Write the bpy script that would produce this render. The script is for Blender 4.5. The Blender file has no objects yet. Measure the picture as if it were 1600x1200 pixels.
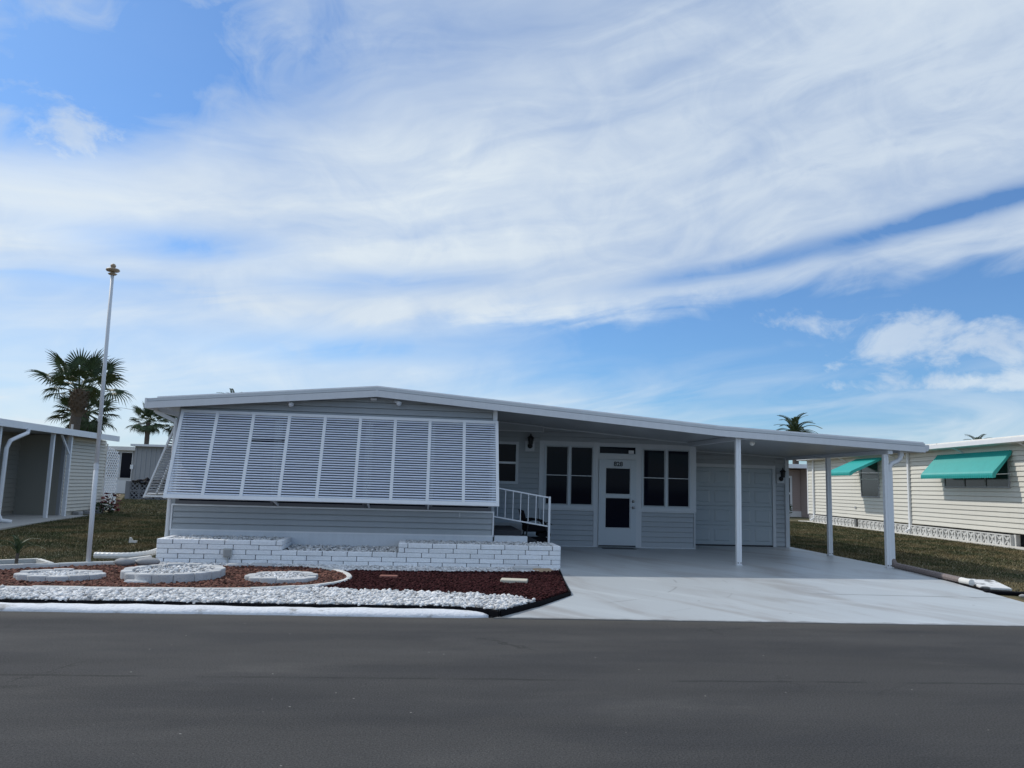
import bpy, math, random
import numpy as np
from mathutils import Vector, Matrix
rad = math.radians
random.seed(7); RNG = np.random.default_rng(7)
S = bpy.context.scene
COL = S.collection

# ------------------------------------------------------------------ camera
YAW, PIT, ROL, FL = rad(6.334), rad(7.325), rad(1.627), 1225.6
_f = Vector((math.sin(YAW)*math.cos(PIT), math.cos(YAW)*math.cos(PIT), math.sin(PIT)))
_r = Vector((math.cos(YAW), -math.sin(YAW), 0)); _u = _r.cross(_f)
_r2 = _r*math.cos(ROL)+_u*math.sin(ROL); _u2 = -_r*math.sin(ROL)+_u*math.cos(ROL)
cam = bpy.data.cameras.new('camera'); camo = bpy.data.objects.new('camera', cam); COL.objects.link(camo)
camo.matrix_world = Matrix(((_r2.x, _u2.x, -_f.x, 0), (_r2.y, _u2.y, -_f.y, 0), (_r2.z, _u2.z, -_f.z, 1.6), (0, 0, 0, 1)))
cam.sensor_width = 36; cam.lens = FL/1600*36; cam.clip_start = .05; cam.clip_end = 3000
S.camera = camo

# ------------------------------------------------------------------ sun, sky, exposure
SUN = Vector((-.80, .58, 1.0)).normalized()          # towards the sun: behind the house, on the left
SUN_EL = math.asin(SUN.z); SUN_AZ = math.atan2(SUN.x, SUN.y)
sl = bpy.data.lights.new('sun', 'SUN'); sl.energy = 2.6; sl.angle = rad(1.2); sl.color = (1, .95, .87)
so = bpy.data.objects.new('sun', sl); COL.objects.link(so); so.rotation_euler = (-SUN).to_track_quat('-Z', 'Y').to_euler()
vs = S.view_settings; vs.view_transform = 'Standard'; vs.look = 'None'; vs.exposure = 0; vs.gamma = 1; vs.use_curve_mapping = False
S.cycles.use_denoising = True
S.cycles.max_bounces = 6; S.cycles.diffuse_bounces = 3; S.cycles.glossy_bounces = 3; S.cycles.transparent_max_bounces = 6

class NT:
    """tiny helper to write node expressions"""
    def __init__(s, tree): s.t = tree; s.n = tree.nodes; s.l = tree.links
    def node(s, typ, **kw):
        n = s.n.new(typ)
        for k, v in kw.items(): setattr(n, k, v)
        return n
    def put(s, sock, v):
        if isinstance(v, bpy.types.NodeSocket): s.l.new(v, sock)
        elif v is not None: sock.default_value = v
    def m(s, op, a, b=None, c=None, clamp=False):
        n = s.node('ShaderNodeMath', operation=op); n.use_clamp = clamp
        s.put(n.inputs[0], a); s.put(n.inputs[1], b); s.put(n.inputs[2], c); return n.outputs[0]
    def add(s, a, b): return s.m('ADD', a, b)
    def sub(s, a, b): return s.m('SUBTRACT', a, b)
    def mul(s, a, b): return s.m('MULTIPLY', a, b)
    def ramp(s, v, lo, hi, a=0., b=1.):
        n = s.node('ShaderNodeMapRange', interpolation_type='SMOOTHSTEP')
        for i, q in enumerate((v, lo, hi, a, b)): s.put(n.inputs[i], q)
        return n.outputs[0]
    def xyz(s, x, y, z=0.):
        n = s.node('ShaderNodeCombineXYZ')
        for i, q in enumerate((x, y, z)): s.put(n.inputs[i], q)
        return n.outputs[0]
    def sep(s, v):
        n = s.node('ShaderNodeSeparateXYZ'); s.put(n.inputs[0], v); return n.outputs
    def noise(s, vec, scale, detail=4, rough=.55, dist=0.):
        n = s.node('ShaderNodeTexNoise'); s.put(n.inputs['Vector'], vec)
        n.inputs['Scale'].default_value = scale; n.inputs['Detail'].default_value = detail
        n.inputs['Roughness'].default_value = rough; n.inputs['Distortion'].default_value = dist
        return n.outputs[0]
    def mix(s, f, a, b, typ='MIX'):
        n = s.node('ShaderNodeMix', data_type='RGBA', blend_type=typ)
        s.put(n.inputs[0], f); s.put(n.inputs[6], a); s.put(n.inputs[7], b); return n.outputs[2]
def c4(c): return (c[0], c[1], c[2], 1.)

def build_world():
    w = bpy.data.worlds.new('World'); S.world = w; w.use_nodes = True
    t = NT(w.node_tree); t.n.clear(); w.cycles.sampling_method = 'MANUAL'; w.cycles.sample_map_resolution = 512
    STR = .1
    sky = t.node('ShaderNodeTexSky', sky_type='NISHITA'); sky.sun_disc = False
    sky.sun_elevation = SUN_EL; sky.sun_rotation = SUN_AZ % (2*math.pi)
    sky.air_density = 1.0; sky.dust_density = .6; sky.ozone_density = 2.5
    d = t.node('ShaderNodeTexCoord').outputs['Generated']
    x, y, z = t.sep(d)
    az = t.mul(t.m('ARCTAN2', x, y), 57.2958); el = t.mul(t.m('ARCSINE', z), 57.2958)
    def gauss(u0, e0, ru, re, tilt=0.):
        du = t.sub(az, u0); de = t.sub(t.sub(el, e0), t.mul(du, tilt))
        q = t.add(t.m('POWER', t.m('ABSOLUTE', t.m('DIVIDE', du, ru)), 2.), t.m('POWER', t.m('ABSOLUTE', t.m('DIVIDE', de, re)), 2.))
        return t.m('EXPONENT', t.mul(q, -1.))
    # streaks run up to the right
    warp = t.sub(t.noise(t.xyz(t.mul(az, .05), t.mul(el, .07), 1.), 1., 3, .5), .5)
    shear = t.add(t.sub(el, t.mul(az, .15)), t.mul(t.mul(warp, 5.), t.ramp(el, 5., 16.)))
    vs_ = t.xyz(t.mul(az, .040), t.mul(shear, .13), 0.)
    vs2 = t.xyz(t.mul(az, .055), t.mul(shear, .30), 3.)
    vf = t.xyz(t.mul(az, .16), t.mul(el, .24), 7.)
    vw = t.xyz(t.mul(az, .10), t.mul(t.add(el, t.mul(warp, 4.)), .15), 5.)
    big = t.noise(vs_, 1.0, 5, .5, .8)
    fine = t.noise(vs2, 1.3, 6, .52, .9)
    puff = t.noise(vf, 1.6, 8, .62, .3)
    wisp = t.noise(vw, 1.5, 7, .58, 1.6)
    nb = t.sub(big, .5); nf = t.sub(fine, .5); npf = t.sub(puff, .5); nw = t.sub(wisp, .5)
    # the veil and its lower edge on the right
    edge = t.add(10.3, t.mul(t.m('MAXIMUM', az, -4.), .105))
    dist = t.sub(el, edge)
    dist = t.add(dist, t.add(t.mul(nb, 2.4), t.add(t.mul(nf, 4.2), t.mul(nw, 1.6))))
    veil = t.ramp(dist, -1.0, 2.6)
    left = t.ramp(az, 16., -5.)
    low = t.mul(left, .76)
    dens = t.m('MAXIMUM', t.mul(veil, .90), low)
    dens = t.add(dens, t.add(t.mul(nb, .45), t.add(t.mul(nf, .42), t.mul(nw, .30))))
    g = t.add(t.mul(gauss(-20, 28, 14, 5.4, .16), 1.15), t.mul(gauss(-17.5, 15.4, 7, 1.1, .07), .68))
    g = t.add(g, t.mul(gauss(-3.5, 14.3, 9, .9, .09), .52))
    g = t.add(g, t.mul(gauss(-24, 12.6, 5, .9, .05), .30))
    g = t.add(g, t.mul(gauss(-6, 9.4, 9, 1.1, .05), .60))
    g = t.add(g, t.mul(gauss(3, 31.5, 12, 4.5, .1), .30))
    g = t.add(g, t.mul(gauss(38.5, 18.3, 7.5, .75, .15), 1.05))
    g = t.add(g, t.mul(gauss(24, 15.9, 10, .7, .15), .75))
    g = t.add(g, t.mul(gauss(-25.5, 22.3, 8, 3.0, .1), .75))
    dens = t.sub(dens, t.mul(g, t.add(.85, t.mul(nw, 2.0))))
    # small clouds: heaps low on the right, torn wisps high on the left
    cum = t.add(t.mul(t.add(gauss(33.5, 10.2, 4.8, 1.9), gauss(41, 9.8, 4.5, 2.1)), 1.0), t.add(t.mul(gauss(37, 7.2, 7.5, .8), 1.2), t.mul(gauss(26, 11.8, 3.5, 1.0, -.15), .62)))
    cum = t.add(cum, t.add(t.mul(gauss(-25, 21.0, 5.5, 2.6, -.35), 1.0), t.mul(gauss(-16, 8.7, 3, .6), .6)))
    cum = t.add(cum, t.mul(gauss(-17, 20.5, 4, 2.0, -.3), .6))
    cum = t.ramp(t.add(cum, t.mul(npf, 2.8)), .40, 1.25)
    dens = t.m('MAXIMUM', dens, t.mul(cum, .74))
    hz = t.ramp(el, 11.5, 3.)                       # thin cloud towards the horizon
    dens = t.m('MAXIMUM', dens, t.mul(hz, t.add(.46, t.mul(nf, 2.6))))
    dens = t.m('MINIMUM', t.m('MAXIMUM', dens, .05), .95)
    # cloud brightness
    br = t.add(.44, t.add(t.mul(gauss(1, 19.5, 15, 5.5, .06), .46), t.mul(gauss(-26, 17.0, 10, 3.2, 0.), .55)))
    br = t.add(br, t.add(t.mul(nb, .75), t.add(t.mul(nf, .6), t.mul(nw, .55))))
    br = t.add(br, t.mul(t.ramp(el, 17., 6.), .42))
    br = t.sub(br, t.mul(gauss(39, 9.6, 6, 1.4), .25))
    br = t.sub(br, t.mul(t.ramp(npf, .05, .22), t.mul(gauss(33, 20, 12, 6), .35)))
    br = t.add(br, t.mul(t.mul(t.ramp(dist, -.6, .8), t.ramp(dist, 3.2, 1.0)), t.mul(t.ramp(az, -2., 8.), .30)))
    br = t.m('MINIMUM', t.m('MAXIMUM', br, 0.), 1.)
    cl = t.mix(br, c4((.42/STR, .54/STR, .74/STR)), c4((.76/STR, .84/STR, .90/STR)))
    blue = t.mix(1., sky.outputs[0], c4((.62, .98, 1.34)), 'MULTIPLY')
    col = t.mix(dens, blue, cl)
    bg = t.node('ShaderNodeBackground'); t.put(bg.inputs[0], col); bg.inputs[1].default_value = STR
    out = t.node('ShaderNodeOutputWorld'); t.l.new(bg.outputs[0], out.inputs[0])
build_world()

# ------------------------------------------------------------------ materials
def mat(name, col, rough=.6, var=.12, vs=1.5, fine=.08, fs=40., rnd=.0, bump=0., bs=60., bd=.01, metal=0., spec=.4, col2=None, mixs=.6, mixlo=.45, mixhi=.6, island=0., aniso=(1, 1, 1), streak=0.):
    m = bpy.data.materials.new(name); m.use_nodes = True; t = NT(m.node_tree)
    p = t.n['Principled BSDF']; pos = t.node('ShaderNodeNewGeometry')
    P = pos.outputs['Position']
    mp = t.node('ShaderNodeMapping'); t.l.new(P, mp.inputs[0]); mp.inputs['Scale'].default_value = aniso; Q = mp.outputs[0]
    c = c4(col)
    if col2 is not None: c = t.mix(t.ramp(t.noise(Q, mixs, 5, .6), mixlo, mixhi), c, c4(col2))
    v = t.add(1., t.add(t.mul(t.sub(t.noise(Q, vs, 4), .5), 2*var), t.mul(t.sub(t.noise(P, fs, 3), .5), 2*fine)))
    if rnd:
        oi = t.node('ShaderNodeObjectInfo'); v = t.mul(v, t.add(1.-rnd, t.mul(oi.outputs['Random'], 2*rnd)))
    if island:
        v = t.mul(v, t.add(1.-island, t.mul(pos.outputs['Random Per Island'], 2*island)))
    if streak:                                     # vertical run-off streaks
        mp2 = t.node('ShaderNodeMapping'); t.l.new(P, mp2.inputs[0]); mp2.inputs['Scale'].default_value = (9, 9, .6)
        v = t.mul(v, t.add(1., t.mul(t.sub(t.noise(mp2.outputs[0], 1., 4), .5), 2*streak)))
    vv = t.node('ShaderNodeCombineColor')
    for i in range(3): t.l.new(v, vv.inputs[i])
    c = t.mix(1., c, vv.outputs[0], 'MULTIPLY')
    t.put(p.inputs['Base Color'], c)
    p.inputs['Roughness'].default_value = rough; p.inputs['Metallic'].default_value = metal; p.inputs['Specular IOR Level'].default_value = spec
    if bump:
        b = t.node('ShaderNodeBump'); b.inputs['Strength'].default_value = bump; b.inputs['Distance'].default_value = bd
        t.put(b.inputs['Height'], t.noise(P, bs, 4, .6)); t.l.new(b.outputs[0], p.inputs['Normal'])
    return m
M = {}
M['white'] = mat('white_paint', (.76, .78, .81), .45, .05, 1, .04, 30, streak=.05)
M['slat'] = mat('slat_paint', (.66, .72, .82), .4, .05, 1, .03, 30, rnd=.025)
M['fascia'] = mat('fascia_paint', (.66, .68, .71), .45, .05, 1, .03, 30, streak=.07)
M['trim'] = mat('trim_paint', (.56, .59, .62), .5, .05, 1, .03, 30, streak=.05)
M['siding'] = mat('grey_siding', (.375, .405, .43), .5, .05, .8, .03, 40, rnd=.03, streak=.05)
M['doorwhite'] = mat('door_paint', (.50, .55, .59), .4, .04, 1, .02, 30)
M['garage'] = mat('garage_door_paint', (.39, .44, .475), .4, .04, 1, .02, 30)
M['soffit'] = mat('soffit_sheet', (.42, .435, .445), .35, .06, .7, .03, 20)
M['footing'] = mat('white_render', (.68, .72, .77), .8, .08, 1.5, .06, 30, bump=.3, bs=40, streak=.08)
M['brick'] = mat('painted_brick', (.86, .88, .91), .75, .08, 3, .14, 30, rnd=.07, bump=.8, bs=38, bd=.015, col2=(.58, .58, .57), mixs=5, mixlo=.64, mixhi=.77)
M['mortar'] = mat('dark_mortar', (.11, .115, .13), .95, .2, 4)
M['glass'] = mat('dark_glass', (.004, .006, .015), .05, 0, 1, 0, 1, spec=.08)
M['glass2'] = mat('screened_glass', (.03, .035, .04), .12, .2, 2, 0, 1, spec=.4)
M['bronze'] = mat('grey_bronze_frame', (.13, .135, .15), .5, .05)
M['black'] = mat('black_metal', (.012, .012, .014), .45, .1)
M['blackcloth'] = mat('black_plastic', (.008, .008, .011), .8, .2, spec=.1)
M['deck'] = mat('dark_step_carpet', (.03, .034, .042), .95, .2, 5, .2, 80)
M['concrete'] = mat('concrete', (.42, .42, .41), .85, .12, 1.5, .12, 30, bump=.3, bs=50)
M['palestrip'] = mat('pale_concrete', (.62, .60, .56), .85, .12, 1.5, .12, 30)
M['slab'] = mat('cracked_white_slab', (.66, .67, .68), .8, .15, 3, .2, 20, col2=(.16, .16, .16), mixs=4., mixlo=.56, mixhi=.62)
M['edger'] = mat('edger_concrete', (.50, .51, .52), .85, .12, 2.5, .15, 40, rnd=.1, bump=.6, bs=45, bd=.015, streak=.12)
M['kerb'] = mat('kerb_paint', (.68, .70, .74), .75, .10, 2, .15, 25, bump=.8, bs=22, bd=.02, col2=(.36, .36, .36), mixs=4.5, mixlo=.56, mixhi=.72)
M['border'] = mat('bed_border_paint', (.62, .62, .60), .8, .1, 2, .1, 30, bump=.4, bs=30)
M['gravel'] = mat('white_stone', (.63, .63, .63), .8, .1, 2, .05, 60, island=.34)
M['gravelbase'] = mat('gravel_base', (.20, .20, .20), .95, .4, 14, .3, 60)
M['lava'] = mat('brown_red_lava', (.125, .050, .036), .95, .2, 3, .1, 60, island=.65, col2=(.19, .10, .065), mixs=18, mixlo=.5, mixhi=.65)
M['lavabase'] = mat('lava_base', (.045, .022, .018), 1, .4, 14, .3, 60)
M['mulch'] = mat('maroon_mulch', (.040, .012, .013), .95, spec=.1, var=.2, vs=3, fine=.1, fs=60, island=.5)
M['mulchbase'] = mat('mulch_base', (.022, .009, .009), 1, .4, 14, .3, 60)
M['edging'] = mat('black_edging', (.006, .006, .008), .8, .1, spec=.08)
M['pipe'] = mat('white_pvc', (.72, .72, .70), .5, .08, 5, .05, 30)
M['brownpipe'] = mat('brown_corrugated_pipe', (.20, .165, .16), .6, .1, 4)
M['stone'] = mat('grey_stone', (.34, .34, .34), .9, .2, 6, .2, 40, bump=.5)
M['tan'] = mat('tan_stone', (.40, .29, .19), .9, .2, 6, .15, 40, bump=.5)
M['paver'] = mat('beige_paver', (.55, .52, .43), .85, .1, 5, .1, 40)
M['redbrick'] = mat('red_brick', (.32, .14, .11), .9, .12, 8, .12, 60)
M['cream'] = mat('cream_siding', (.69, .665, .59), .5, .05, .5, .03, 40, rnd=.03, streak=.05)
M['beige'] = mat('beige_siding', (.64, .60, .52), .55, .05, .5, .03, 40, rnd=.04, streak=.06)
M['pink'] = mat('pinkish_siding', (.40, .33, .32), .6, .05, .5, .03, 40)
M['breeze'] = mat('breeze_block', (.60, .60, .58), .85, .1, 3, .1, 40, rnd=.06)
M['greyblock'] = mat('grey_breeze_block', (.22, .23, .25), .85, .1, 3, .1, 40)
M['teal'] = mat('teal_awning', (.035, .40, .37), .45, .07, 2.5, .03, 30, streak=.08)
M['neighroof'] = mat('weathered_white_roof', (.72, .71, .68), .5, .1, 1.2, .1, 10, col2=(.40, .38, .35), mixs=2.2, mixlo=.58, mixhi=.72)
M['greymetal'] = mat('grey_metal_wall', (.33, .34, .36), .5, .06, 1, streak=.1)
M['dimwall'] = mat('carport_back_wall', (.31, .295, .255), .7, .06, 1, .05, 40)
M['trunk'] = mat('palm_trunk', (.115, .095, .08), .95, .25, 6, .25, 30, bump=.8, bs=18, bd=.03, aniso=(1, 1, 3))
M['frond'] = mat('palm_frond', (.055, .085, .035), .5, .25, 3, .1, 20, island=.3)
M['frond_dry'] = mat('dry_palm_boot', (.11, .08, .055), .9, .25, 4, .2, 20, island=.3)
M['leaf'] = mat('shrub_leaf', (.045, .075, .03), .6, .2, 6, .1, 30, island=.4)
M['redleaf'] = mat('red_leaf', (.15, .02, .022), .5, .2, 6, .1, 30, island=.4)
M['wood'] = mat('gold_finial', (.34, .25, .16), .5, .2, 20)
M['pole'] = mat('flagpole_paint', (.62, .64, .67), .4, .06, 2, .05, 20, streak=.08)
M['brass'] = mat('metal_knob', (.40, .40, .40), .3, .05, metal=1.)
M['bulb'] = mat('frosted_bulb', (.85, .85, .83), .3, .02)
M['paper'] = mat('paper_label', (.72, .72, .74), .7, .12, 40)
M['ink'] = mat('black_numeral', (.01, .01, .012), .5, .02)

def ground_mats():
    # asphalt with a paving seam and pale specks
    m = mat('asphalt', (.0640, .0628, .0625), .88, .30, .5, 1.1, 75, bump=.9, bs=110, bd=.01, spec=.2, aniso=(.35, 1, 1), col2=(.050, .050, .052), mixs=1.1, mixlo=.4, mixhi=.65); M['asphalt'] = m
    t = NT(m.node_tree); p = t.n['Principled BSDF']; base = p.inputs['Base Color'].links[0].from_socket
    P = t.node('ShaderNodeNewGeometry').outputs['Position']; x, y, z = t.sep(P)
    ln = t.add(t.sub(y, 6.745), t.mul(x, .032)); ln = t.add(ln, t.mul(t.sub(t.noise(P, 2.2, 5, .7), .5), .09))
    brk = t.ramp(t.noise(P, .9, 4), .42, .56)
    seam = t.mul(t.ramp(t.m('ABSOLUTE', ln), .040, .010), t.mul(brk, .6))
    c = t.mix(seam, base, c4((.022, .022, .023)))
    lane = t.noise(t.xyz(t.mul(x, .06), t.mul(t.add(y, t.mul(x, .032)), 1.7)), 1., 4, .6, .2)
    c = t.mix(t.ramp(lane, .40, .66), c, t.mix(1., c, c4((.89, .89, .89)), 'MULTIPLY'))
    pat = t.noise(t.xyz(t.mul(x, .35), t.mul(y, .8)), 1.2, 6, .65, .6)
    c = t.mix(t.ramp(pat, .52, .70), c, t.mix(1., c, c4((1.28, 1.27, 1.24)), 'MULTIPLY'))
    vc = t.node('ShaderNodeTexVoronoi', feature='DISTANCE_TO_EDGE'); vc.inputs['Scale'].default_value = .55; t.put(vc.inputs[0], t.xyz(t.add(x, t.mul(t.noise(P, 1.4, 5, .7), .9)), t.add(y, t.mul(t.noise(P, 1.7, 5, .7), .9))))
    ck = t.mul(t.ramp(vc.outputs['Distance'], .012, .003), t.ramp(t.noise(P, .35, 3), .56, .64))
    c = t.mix(t.mul(ck, .6), c, c4((.022, .022, .022)))
    spk = t.node('ShaderNodeTexVoronoi'); spk.inputs['Scale'].default_value = 7.; t.l.new(P, spk.inputs[0])
    sc_ = t.sep(spk.outputs['Color'])
    sp = t.mul(t.ramp(spk.outputs['Distance'], .075, .03), t.ramp(sc_[0], .86, .9))
    c = t.mix(t.mul(sp, .8), c, c4((.34, .33, .31)))
    dk = t.mul(t.ramp(spk.outputs['Distance'], .11, .05), t.ramp(sc_[1], .9, .94))
    c = t.mix(t.mul(dk, .6), c, c4((.02, .02, .02)))
    edge = t.ramp(t.add(t.add(y, t.mul(x, .032)), t.mul(t.noise(P, 1.3, 5), .5)), 9.35, 9.95)    # dusty strip along the kerb
    c = t.mix(t.mul(edge, .6), c, c4((.088, .082, .074)))
    t.put(p.inputs['Base Color'], c)
    # painted driveway with tyre arcs and worn patches
    m = mat('driveway_paint', (.45, .48, .50), .42, .06, .5, .04, 30, bump=.12, bs=60, bd=.004, spec=.35); M['drive'] = m
    t = NT(m.node_tree); p = t.n['Principled BSDF']; base = p.inputs['Base Color'].links[0].from_socket
    P = t.node('ShaderNodeNewGeometry').outputs['Position']; x, y, z = t.sep(P)
    def along(deg, ku, kv):                    # coordinates stretched along one direction
        c_, s_ = math.cos(rad(deg)), math.sin(rad(deg))
        return t.xyz(t.mul(t.add(t.mul(x, c_), t.mul(y, s_)), ku), t.mul(t.sub(t.mul(y, c_), t.mul(x, s_)), kv))
    n1 = t.noise(along(-66, .30, 1.0), 1.1, 6, .6, .7)
    c = t.mix(t.mul(t.ramp(n1, .44, .66), .95), base, c4((.355, .355, .355)))
    n2 = t.noise(along(-48, .22, 2.2), 1.4, 6, .6, .5)
    c = t.mix(t.mul(t.ramp(n2, .52, .66), .6), c, c4((.52, .555, .575)))
    r = t.m('SQRT', t.add(t.m('POWER', t.sub(x, 1.3), 2.), t.m('POWER', t.sub(y, 13.6), 2.)))          # a turning tyre left these arcs
    arc = t.ramp(t.m('ABSOLUTE', t.sub(t.m('FRACT', t.mul(r, 1.15)), .5)), .03, .0)
    arc = t.mul(arc, t.mul(t.ramp(t.noise(P, 1.2, 4), .52, .62), t.ramp(r, 4.6, 3.2)))
    c = t.mix(t.mul(arc, .45), c, c4((.15, .15, .15)))
    de = t.add(t.sub(t.add(y, t.mul(x, .032)), 9.70), t.mul(t.sub(t.noise(P, 3.2, 6, .7), .5), .28))
    c = t.mix(t.mul(t.ramp(de, .10, .0), .8), c, c4((.13, .125, .12)))
    sp2 = t.node('ShaderNodeTexVoronoi'); sp2.inputs['Scale'].default_value = 2.2; t.l.new(P, sp2.inputs[0])
    c = t.mix(t.mul(t.mul(t.ramp(sp2.outputs['Distance'], .07, .03), t.ramp(t.sep(sp2.outputs['Color'])[0], .72, .78)), .55), c, c4((.11, .105, .10)))
    jl = t.add(t.sub(y, 11.86), t.mul(t.sub(x, 6.6), .06))
    jt = t.mul(t.ramp(t.m('ABSOLUTE', jl), .035, .012), t.mul(t.ramp(x, 6.0, 6.3), t.ramp(t.noise(P, 1.5, 3), .35, .5)))
    c = t.mix(t.mul(jt, .7), c, c4((.10, .10, .10)))
    t.put(p.inputs['Base Color'], c)
    # lawn soil / thatch under the blades
    m = mat('lawn_thatch', (.060, .060, .028), 1, .3, .5, .35, 12, col2=(.15, .115, .06), mixs=.7, mixlo=.42, mixhi=.60, bump=.8, bs=14, bd=.05); M['lawn'] = m
    m = mat('grass_blade', (.062, .072, .026), .8, .25, .6, .1, 10, col2=(.185, .145, .07), mixs=.9, mixlo=.42, mixhi=.62, island=.5); M['blade'] = m
    t = NT(m.node_tree); p = t.n['Principled BSDF']; base = p.inputs['Base Color'].links[0].from_socket; gi = t.node('ShaderNodeNewGeometry').outputs['Random Per Island']
    t.put(p.inputs['Base Color'], t.mix(t.mul(t.ramp(gi, .955, .96), .85), base, c4((.42, .37, .25))))
ground_mats()

# ------------------------------------------------------------------ mesh helpers
OFF = {}
class MB:
    def __init__(s, tf=None): s.v = []; s.f = []; s.tf = tf
    def _add(s, vs, fs):
        b = len(s.v); s.v += [tuple(q) for q in vs]; s.f += [tuple(b+i for i in f) for f in fs]; return s
    def box(s, x0, x1, y0, y1, z0, z1):
        return s._add([(x, y, z) for z in (z0, z1) for y in (y0, y1) for x in (x0, x1)],
                      [(0, 2, 3, 1), (4, 5, 7, 6), (0, 1, 5, 4), (2, 6, 7, 3), (0, 4, 6, 2), (1, 3, 7, 5)])
    def cbox(s, x0, x1, y0, y1, z0, z1, c=.01):
        """box with chamfered edges"""
        vs = []; ix = {}
        for k, (z, sz) in enumerate(((z0, 1), (z1, -1))):
            for j, (y, sy) in enumerate(((y0, 1), (y1, -1))):
                for i, (x, sx) in enumerate(((x0, 1), (x1, -1))):
                    for a, o in enumerate(((0, sy*c, sz*c), (sx*c, 0, sz*c), (sx*c, sy*c, 0))):
                        ix[i, j, k, a] = len(vs); vs.append((x+o[0], y+o[1], z+o[2]))
        fs = []
        R4 = ((0, 0), (1, 0), (1, 1), (0, 1))
        for e in (0, 1):
            q = [ix[e, a, b, 0] for a, b in R4]; fs.append(q if e else q[::-1])
            q = [ix[a, e, b, 1] for a, b in R4]; fs.append(q[::-1] if e else q)
            q = [ix[a, b, e, 2] for a, b in R4]; fs.append(q if e else q[::-1])
        for a in (0, 1):
            for b in (0, 1):
                fs.append([ix[0, a, b, 1], ix[1, a, b, 1], ix[1, a, b, 2], ix[0, a, b, 2]])
                fs.append([ix[a, 0, b, 0], ix[a, 1, b, 0], ix[a, 1, b, 2], ix[a, 0, b, 2]])
                fs.append([ix[a, b, 0, 0], ix[a, b, 1, 0], ix[a, b, 1, 1], ix[a, b, 0, 1]])
                for k in (0, 1): fs.append([ix[a, b, k, 0], ix[a, b, k, 1], ix[a, b, k, 2]])
        return s._add(vs, fs)
    def prism(s, poly, a, b, ax='y'):
        """extrude a polygon; ax = 'y': poly in XZ, 'z': poly in XY, 'x': poly in YZ"""
        n = len(poly)
        mk = {'y': lambda p, t: (p[0], t, p[1]), 'z': lambda p, t: (p[0], p[1], t), 'x': lambda p, t: (t, p[0], p[1])}[ax]
        return s._add([mk(p, a) for p in poly]+[mk(p, b) for p in poly],
                      [tuple(range(n)), tuple(range(2*n-1, n-1, -1))]+[(i, (i+1) % n, n+(i+1) % n, n+i) for i in range(n)])
    def tube(s, path, r, n=8, cap=True):
        P = [Vector(p) for p in path]; rr = r if hasattr(r, '__len__') else [r]*len(P)
        up = None; rings = []
        for i, p in enumerate(P):
            d = (P[min(i+1, len(P)-1)]-P[max(i-1, 0)]).normalized()
            if up is None: up = Vector((0, 0, 1)) if abs(d.z) < .9 else Vector((1, 0, 0))
            sd = d.cross(up).normalized(); up = sd.cross(d).normalized()
            rings.append([p+(sd*math.cos(2*math.pi*k/n)+up*math.sin(2*math.pi*k/n))*rr[i] for k in range(n)])
        vs = [q for g in rings for q in g]; fs = []
        for i in range(len(P)-1):
            for k in range(n): fs.append((i*n+k, i*n+(k+1) % n, (i+1)*n+(k+1) % n, (i+1)*n+k))
        if cap: fs += [tuple(range(n-1, -1, -1)), tuple((len(P)-1)*n+k for k in range(n))]
        return s._add(vs, fs)
    def bar(s, a, b, w, h):
        """rectangular bar from a to b; w across (horizontal), h the other way"""
        a, b = Vector(a), Vector(b); d = (b-a).normalized()
        sd = d.cross(Vector((0, 0, 1)))
        sd = sd.normalized() if sd.length > .01 else Vector((1, 0, 0))
        up = sd.cross(d).normalized(); vs = []
        for p in (a, b):
            for i, j in ((-1, -1), (1, -1), (1, 1), (-1, 1)): vs.append(p+sd*(i*w/2)+up*(j*h/2))
        return s._add(vs, [(0, 1, 2, 3), (7, 6, 5, 4), (0, 4, 5, 1), (1, 5, 6, 2), (2, 6, 7, 3), (3, 7, 4, 0)])
    def lathe(s, prof, c=(0, 0, 0), n=12):
        vs = []; fs = []
        for r, z in prof:
            for k in range(n): vs.append((c[0]+r*math.cos(2*math.pi*k/n), c[1]+r*math.sin(2*math.pi*k/n), c[2]+z))
        for i in range(len(prof)-1):
            for k in range(n): fs.append((i*n+k, i*n+(k+1) % n, (i+1)*n+(k+1) % n, (i+1)*n+k))
        fs += [tuple(range(n-1, -1, -1)), tuple((len(prof)-1)*n+k for k in range(n))]
        return s._add(vs, fs)
    def mesh(s, name, off=(0, 0, 0)):
        me = bpy.data.meshes.new(name); V = s.v
        if s.tf: V = [s.tf(q) for q in V]
        me.from_pydata([(q[0]-off[0], q[1]-off[1], q[2]-off[2]) for q in V], [], s.f)
        me.update()
        return me
    def build(s, name, m, parent=None, smooth=False, loc=None):
        off = OFF.get(parent.name, (0, 0, 0)) if parent else (loc or (0, 0, 0))
        me = s.mesh(name, off); fixn(me)
        me.materials.append(M[m])
        if smooth: me.polygons.foreach_set('use_smooth', [True]*len(me.polygons))
        o = bpy.data.objects.new(name, me); COL.objects.link(o)
        if parent: o.parent = parent
        else: o.location = off
        OFF[o.name] = tuple(off)
        return o
import bmesh
def fixn(me):
    b = bmesh.new(); b.from_mesh(me); bmesh.ops.recalc_face_normals(b, faces=b.faces); b.to_mesh(me); b.free()
def tag(o, label=None, cat=None, group=None, kind=None):
    if label: o['label'] = label
    if cat: o['category'] = cat
    if group: o['group'] = group
    if kind: o['kind'] = kind
    return o
def thing(name, loc, label, cat, group=None):
    o = bpy.data.objects.new(name, None); COL.objects.link(o); o.location = loc; o.empty_display_size = .2
    OFF[o.name] = tuple(loc); return tag(o, label, cat, group)
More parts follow.
